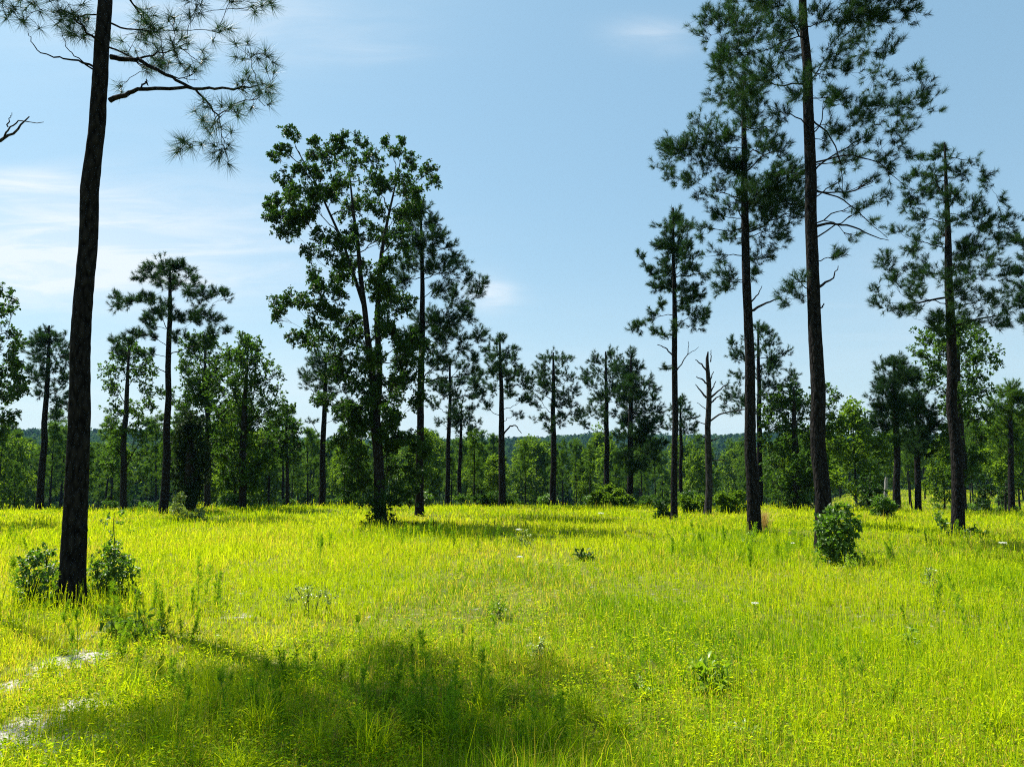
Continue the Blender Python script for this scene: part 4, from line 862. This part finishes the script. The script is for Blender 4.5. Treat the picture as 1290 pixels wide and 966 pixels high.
shrub('brush_clump', 'dark brush and vines wrapped round the foot of the two-stemmed oak', 'brush', 25.6, 482,
      [(482, 645, 7), (468, 655, 7), (495, 655, 7), (475, 662, 8), (490, 664, 8), (508, 664, 6), (458, 666, 6), (522, 668, 5), (535, 670, 4), (548, 672, 4)], 305, M['oak_leaf'], .10, .05, dens=1.5, per=7)
shrub('low_shrub', 'low leafy shoots spread round the foot of the conical pine', 'shrub', 21.0, 1222,
      [(1185, 660, 6), (1192, 668, 5), (1215, 674, 6), (1228, 672, 7), (1240, 676, 6), (1182, 650, 4)], 306, M['shrub_leaf'], .10, .06, dens=1.4)
shrub('low_shrub', 'low dark shrub beside the slender pine next to the snag', 'shrub', 29.0, 834,
      [(830, 636, 6), (837, 645, 7), (828, 650, 5), (843, 652, 5)], 307, M['oak_leaf'], .12, .08, dens=1.6)
shrub('low_shrub', 'bright leafy shrub filling the gap between slender pine and snag', 'shrub', 33.0, 872,
      [(862, 634, 8), (875, 638, 9), (884, 632, 8), (868, 645, 7), (882, 645, 6)], 308, M['wood_leaf'], .14, .09, dens=1.6)
shrub('low_shrub', 'yellow-green bushes between the snag and the pine with dry grass', 'shrub', 34.0, 915,
      [(908, 628, 8), (920, 635, 9), (928, 625, 8), (912, 645, 7), (925, 646, 7), (935, 642, 6)], 309, M['wood_leaf'], .14, .09, dens=1.6)
shrub('low_shrub', 'rounded light-green bush under the two neighbouring pines', 'shrub', 40.0, 767,
      [(755, 625, 8), (768, 618, 8), (780, 624, 8), (752, 634, 8), (766, 633, 9), (782, 634, 8), (793, 630, 5)], 310, M['wood_leaf'], .16, .1, dens=1.6)
shrub('low_shrub', 'dark weedy shrub beside the tall pines and the pine pair', 'shrub', 30.0, 1112,
      [(1110, 632, 8), (1120, 638, 8), (1106, 642, 7), (1118, 646, 6)], 311, M['shrub_leaf'], .13, .08, dens=1.8)
shrub('low_shrub', 'rambling low shrub with a bent twig at the foot of the flat-topped pine', 'shrub', 29.0, 232,
      [(222, 640, 7), (235, 650, 8), (248, 655, 8), (228, 660, 6), (252, 646, 5), (240, 664, 5), (226, 628, 6)], 312, M['pale_leaf'], .11, .07, dens=1.3)
shrub('seedling', 'small dark seedling alone in the sunny middle of the meadow', 'seedling', 15.5, 735,
      [(730, 700, 4), (738, 706, 5), (744, 700, 3), (735, 712, 4)], 313, M['oak_leaf'], .10, .05, dens=1.0, per=4)
shrub('young_plant', 'yellow-green young plant with drooping fresh leaves at the top', 'plant', 6.15, 896,
      [(880, 848, 8), (895, 843, 9), (910, 848, 8), (890, 858, 9), (905, 862, 9), (898, 875, 8), (885, 870, 6)], 314, M['fresh_leaf'], .085, .04, dens=1.0, per=5)
shrub('pale_weed', 'patch of pale shiny-leaved weeds in the sunny grass nearest the camera', 'weed', 5.0, 930,
      [(895, 925, 12), (920, 918, 14), (945, 925, 14), (965, 932, 10), (905, 940, 12), (935, 945, 14), (880, 935, 8)], 315, M['pale_leaf'], .035, .02, dens=1.2, per=5)
shrub('pale_weed', 'upright pale weed at the sunny end of the tree shadow', 'weed', 6.0, 815,
      [(800, 860, 8), (812, 875, 10), (825, 885, 9), (805, 890, 9), (818, 898, 8)], 316, M['fresh_leaf'], .04, .02, dens=1.6, per=6)
shrub('pale_weed', 'sprawling pale weed patch above the tree shadow', 'weed', 9.5, 395,
      [(376, 745, 7), (390, 747, 8), (404, 746, 8), (388, 753, 6), (414, 752, 6), (366, 751, 5)], 317, M['pale_leaf'], .04, .02, dens=2.6, per=7)
for k, (px, py, lab) in enumerate([(1145, 818, 'leafy weed among red-tinged grass stalks'), (1170, 740, 'small weed tuft in open sunny grass below the conical pine'), (1070, 720, 'brown-stemmed weeds behind the round bush shadow'),
                                   (680, 830, 'thin leafy weed by the bright rim of the tree shadow'), (625, 775, 'low leafy weed in the middle of the sunlit grass'), (660, 690, 'leafy weed tuft beside a white flower head'), (945, 690, 'broad pale weed patch below the dry grass clump')]):
    c = ground_px(px, py); r = 7 if py > 760 else 6
    shrub('leafy_weed', lab, 'weed', c[1], px, [(px - 6, py - 12, r), (px + 7, py - 10, r), (px, py - 20, r * .8), (px + 2, py - 5, r)], 330 + k, M['pale_leaf'] if k % 2 else M['fresh_leaf'], .045, .02, dens=2.2, per=6)

# bushes along the far edge, copied
def bush_proto(seed, mat):
    rng = rs(seed); root = empty('edge_bush', (0, 0, 0), 'leafy green bush in the row along the far meadow edge', 'bush', GS)
    T = []; sg = Geo()
    for k in range(9):
        a = k * 2.4; c = np.array([.45 * cos(a) * rng.uniform(.4, 1.2), .45 * sin(a) * rng.uniform(.4, 1.2), rng.uniform(.25, .85)])
        P = bez(np.array([c[0] * .3, c[1] * .3, -.05]), c * np.array([.7, .7, .6]), c, 4); V, f = tubes(P[None], np.linspace(.015, .006, 4)[None], 4); sg.add(V, f)
        T.append(c + unit(rng.normal(0, 1, (26, 3))) * (rng.random((26, 1)) ** .4) * rng.uniform(.18, .32))
    T = np.concatenate(T).repeat(5, 0); T[:, 2] = np.maximum(T[:, 2], .05); cg = Geo(); n = len(T)
    sz = .13 * rng.uniform(.7, 1.2, n); leaves(cg, T + rng.normal(0, .05, T.shape), unit(rng.normal(0, .7, (n, 3))), sz, sz * .6, rng)
    sg.build('stem', M['stem'], root); cg.build('foliage', mat, root); return root
bushes = [bush_proto(400, M['shrub_leaf']), bush_proto(401, M['mid_leaf']), bush_proto(402, M['shrub_leaf'])]
def place_bushes():
    rng = rs(402); used = set(); spots = []
    for k in range(40):
        px = rng.uniform(-30, 1080) if k < 30 else rng.uniform(1080, 1300); Y = rng.uniform(41, 46) if k < 30 else rng.uniform(48, 75)
        if 880 < px < 960 and k < 30: continue
        spots.append((px, Y, rng.uniform(.4, 1.0)))
    for k, (px, Y, s) in enumerate(spots):
        x = at_px(px, 600, Y)[0]; j = int(rng.integers(0, 3)); o = bushes[j]; loc = (x, Y, float(terrain(x, Y)) - .03); rz = rng.uniform(0, 6.28)
        sc = (s * 1.2, s * 1.2, s)
        if j not in used: used.add(j); o.location = loc; o.rotation_euler = (0, 0, rz); o.scale = sc
        else: copy_thing(o, loc, rz, sc)
place_bushes()

# feathery weeds (dog fennel)
def fennel(seed, H):
    rng = rs(seed); root = empty('feathery_weed', (0, 0, 0), 'x', 'weed', 'feathery weeds in the meadow')
    sg, cg = Geo(), Geo()
    for s in range(int(rng.integers(1, 4))):
        a = rng.uniform(0, 6.28); ln = rng.uniform(.05, .16) * H; h = H * rng.uniform(.75, 1)
        P = bez((.02 * cos(a), .02 * sin(a), -.03), (ln * .3 * cos(a), ln * .3 * sin(a), h * .5), (ln * cos(a), ln * sin(a), h), 8)
        V, f = tubes(P[None], np.linspace(.0035, .0014, 8)[None], 4); sg.add(V, f)
        nb = 44; u = rng.uniform(.12, 1, nb); B = np.stack([np.interp(u * 7, np.arange(8), P[:, k]) for k in range(3)], -1)
        az = rng.uniform(0, 6.28, nb); L_ = .14 * H * (1.15 - u) ** .6 * rng.uniform(.6, 1.1, nb)
        D = unit(np.stack([np.cos(az), np.sin(az), .9 + 0 * az], -1)); E = B + D * L_[:, None]
        V, f = tubes(np.stack([B, (B + E) / 2, E], 1), np.full((nb, 3), .0012), 3); cg.add(V, f)
        c = 26; uu = rng.random(nb * c)[:, None]; Q = B.repeat(c, 0) * (1 - uu) + E.repeat(c, 0) * uu
        dd = unit(D.repeat(c, 0) * .8 + rng.normal(0, .6, (nb * c, 3))); l = .045 * H * rng.uniform(.6, 1.2, (nb * c, 1)); sd_ = unit(np.cross(dd, rng.normal(0, 1, dd.shape))) * .0020
        cg.add(np.stack([Q - sd_, Q + sd_, Q + dd * l], 1), np.arange(nb * c * 3).reshape(-1, 3), .5)
    sg.build('stem', M['stem'], root); cg.build('foliage', M['fennel'], root); return root
fen = [fennel(500 + k, .55 + .12 * k) for k in range(4)]
FL = 'feathery green weed standing upright in the meadow grass'
def place_fennel():
    rng = rs(510); used = set(); pts = []
    for (px, py, n, sx, sy) in [(545, 935, 16, 34, 18), (470, 900, 10, 60, 30), (600, 900, 6, 30, 14), (680, 960, 3, 30, 10), (380, 890, 6, 40, 24), (215, 800, 9, 22, 14), (165, 790, 10, 34, 14), (120, 860, 6, 40, 20), (60, 740, 4, 30, 8), (262, 775, 6, 18, 10), (450, 940, 6, 60, 20), (250, 900, 6, 60, 30), (60, 780, 5, 40, 14), (195, 860, 4, 30, 20),
                                (960, 700, 14, 50, 12), (1160, 700, 12, 60, 12), (520, 690, 10, 60, 8), (620, 690, 8, 40, 8), (400, 700, 5, 30, 8), (1180, 790, 4, 24, 10), (860, 700, 8, 30, 8), (340, 665, 4, 15, 3), (175, 655, 5, 20, 3), (1080, 900, 3, 30, 12), (30, 690, 5, 30, 10), (560, 830, 5, 40, 14)]:
        for k in range(n): pts.append((px + rng.normal(0, sx), py + abs(rng.normal(0, sy)) * (1 if rng.random() < .5 else -1)))
    for px, py in pts:
        if py < 648 or py > 1010: continue
        c = ground_px(px, py); j = int(rng.integers(0, 4)); o = fen[j]; s = rng.uniform(.6, 1.05) * (.62 if py > 780 else .8); rz = rng.uniform(0, 6.28)
        o['label'] = FL
        tl = rng.normal(0, .16, 2)
        if j not in used: used.add(j); o.location = tuple(c); o.rotation_euler = (tl[0], tl[1], rz); o.scale = (s, s, s)
        else: copy_thing(o, c, rz, s * rng.uniform(.75, 1.2), FL).rotation_euler = (tl[0], tl[1], rz)
place_fennel()

# arching grass clumps
def clump(seed, n, H, mat, name='grass_clump', label='arching clump of long-bladed grass in the meadow', group='long-bladed grass clumps', w=.006):
    rng = rs(seed); root = empty(name, (0, 0, 0), label, 'grass clump', group); g = Geo()
    az = rng.uniform(0, 6.28, n); h = H * rng.uniform(.6, 1.1, n); ln = rng.uniform(.15, .95, n); b = rng.normal(0, .05, (n, 2))
    P0 = np.stack([b[:, 0], b[:, 1], 0 * az - .02], -1); dv = np.stack([np.cos(az), np.sin(az), 0 * az], -1)
    Pm = P0 + dv * (h * ln * .35)[:, None] + np.array([0, 0, 1]) * (h * .8)[:, None]; Pe = P0 + dv * (h * ln * 1.05)[:, None] + np.array([0, 0, 1]) * (h * (1.0 - .55 * ln))[:, None]
    P = bez(P0, Pm, Pe, 6); s = unit(np.stack([-np.sin(az), np.cos(az), 0 * az], -1) + rng.normal(0, .3, (n, 3)))[:, None, :] * (np.array([1, 1, .9, .7, .45, .08]) * w * .5)[None, :, None]
    V = np.stack([P - s, P + s], 2).reshape(n, 12, 3); i = np.arange(n * 12).reshape(n, 12)
    F = np.concatenate([i[:, [2 * k, 2 * k + 1, 2 * k + 3, 2 * k + 2]] for k in range(5)])
    g.add(V, F, np.repeat(rng.uniform(.2, .7, n), 12)); g.build('blade', mat, root); return root
cl = [clump(600 + k, 80, .42, M['grass']) for k in range(3)]
def place_clumps():
    rng = rs(610); used = set()
    for (px, py, s) in [(735, 905, 1), (770, 925, .9), (560, 945, 1), (400, 955, 1), (330, 930, 1), (470, 965, 1.1), (60, 850, .9), (260, 870, 1), (900, 960, 1), (1010, 930, .9), (1090, 800, .8), (1180, 860, 1), (1250, 930, 1), (1045, 760, .8), (160, 880, 1), (210, 950, 1), (610, 900, .9), (300, 985, 1), (850, 790, .7), (1120, 930, .9), (960, 850, .8), (685, 945, 1)]:
        c = ground_px(px, py); j = int(rng.integers(0, 3)); o = cl[j]; rz = rng.uniform(0, 6.28); s *= rng.uniform(.75, 1.05)
        if j not in used: used.add(j); o.location = tuple(c); o.rotation_euler = (0, 0, rz); o.scale = (s, s, s)
        else: copy_thing(o, c, rz, s)
place_clumps()
dry = clump(640, 120, .95, M['dry_grass'], 'dry_grass_clump', 'tan clump of dry grass leaning against the foot of a tall pine', None, .012)
c = ground_px(964, 672); dry.location = tuple(c); dry.scale = (.75, .75, .95)

# white flower heads
def flower(seed):
    rng = rs(seed); root = empty('white_flower', (0, 0, 0), 'white flat-topped flower head on a thin stem in the grass', 'flower', 'white wild flowers'); sg, pg = Geo(), Geo()
    P = bez((0, 0, -.02), (.02, 0, .22), (.03, .01, .42), 5); V, f = tubes(P[None], np.full((1, 5), .003), 4); sg.add(V, f)
    n = 90; a = rng.uniform(0, 6.28, n); r = .07 * np.sqrt(rng.random(n)); T = P[-1] + np.stack([r * np.cos(a), r * np.sin(a), .03 + rng.normal(0, .006, n) - r * .15], -1)
    k = T[::6]; V, f = tubes(np.stack([np.repeat(P[-1][None], len(k), 0), k], 1), np.full((len(k), 2), .0012), 3); sg.add(V, f)
    leaves(pg, T, unit(rng.normal(0, 1, (n, 3)) * np.array([1, 1, .2])), .018, .014, rng, up=2.5); sg.build('stem', M['stem'], root); pg.build('flower_head', M['petal'], root); return root
fl = flower(700)
for k, (px, py, s) in enumerate([(756, 672, 1.5), (655, 722, .9), (655, 690, 1.2), (952, 785, .7), (945, 668, .8), (1265, 712, 1.2), (1000, 700, .7)]):
    c = ground_px(px, py); s *= .8
    if k == 0: fl.location = tuple(c); fl.scale = (s, s, s)
    else: copy_thing(fl, c, k * 1.3, s)

# ------------------------------------------------------------------ air
def build_haze():
    x0, x1, y0, y1, z0, z1 = -1100, 1100, -1600, 1300, -25, 95
    x0, x1, y0, y1 = -1600, 1600, -1600, 1600
    V = np.array([(x, y, z) for z in (z0, z1) for y in (y0, y1) for x in (x0, x1)], float)
    F = np.array([(0, 2, 3, 1), (4, 5, 7, 6), (0, 1, 5, 4), (1, 3, 7, 5), (3, 2, 6, 7), (2, 0, 4, 6)])
    me = mesh_from('haze', V, [F]); m, Nn, Ll = new_mat('haze')
    o = Nn.new('ShaderNodeOutputMaterial'); v = Nn.new('ShaderNodeVolumePrincipled')
    v.inputs['Color'].default_value = (.28, .64, 1.0, 1); v.inputs['Density'].default_value = HAZE; v.inputs['Anisotropy'].default_value = .0
    Ll.new(v.outputs[0], o.inputs['Volume']); me.materials.append(m); m.cycles.homogeneous_volume = True if hasattr(m.cycles, 'homogeneous_volume') else False
    ob = bpy.data.objects.new('haze', me); COL.objects.link(ob); tag(ob, 'thin blue summer haze over the whole view', 'haze', kind='stuff')
HAZE = 0.00009
build_haze()
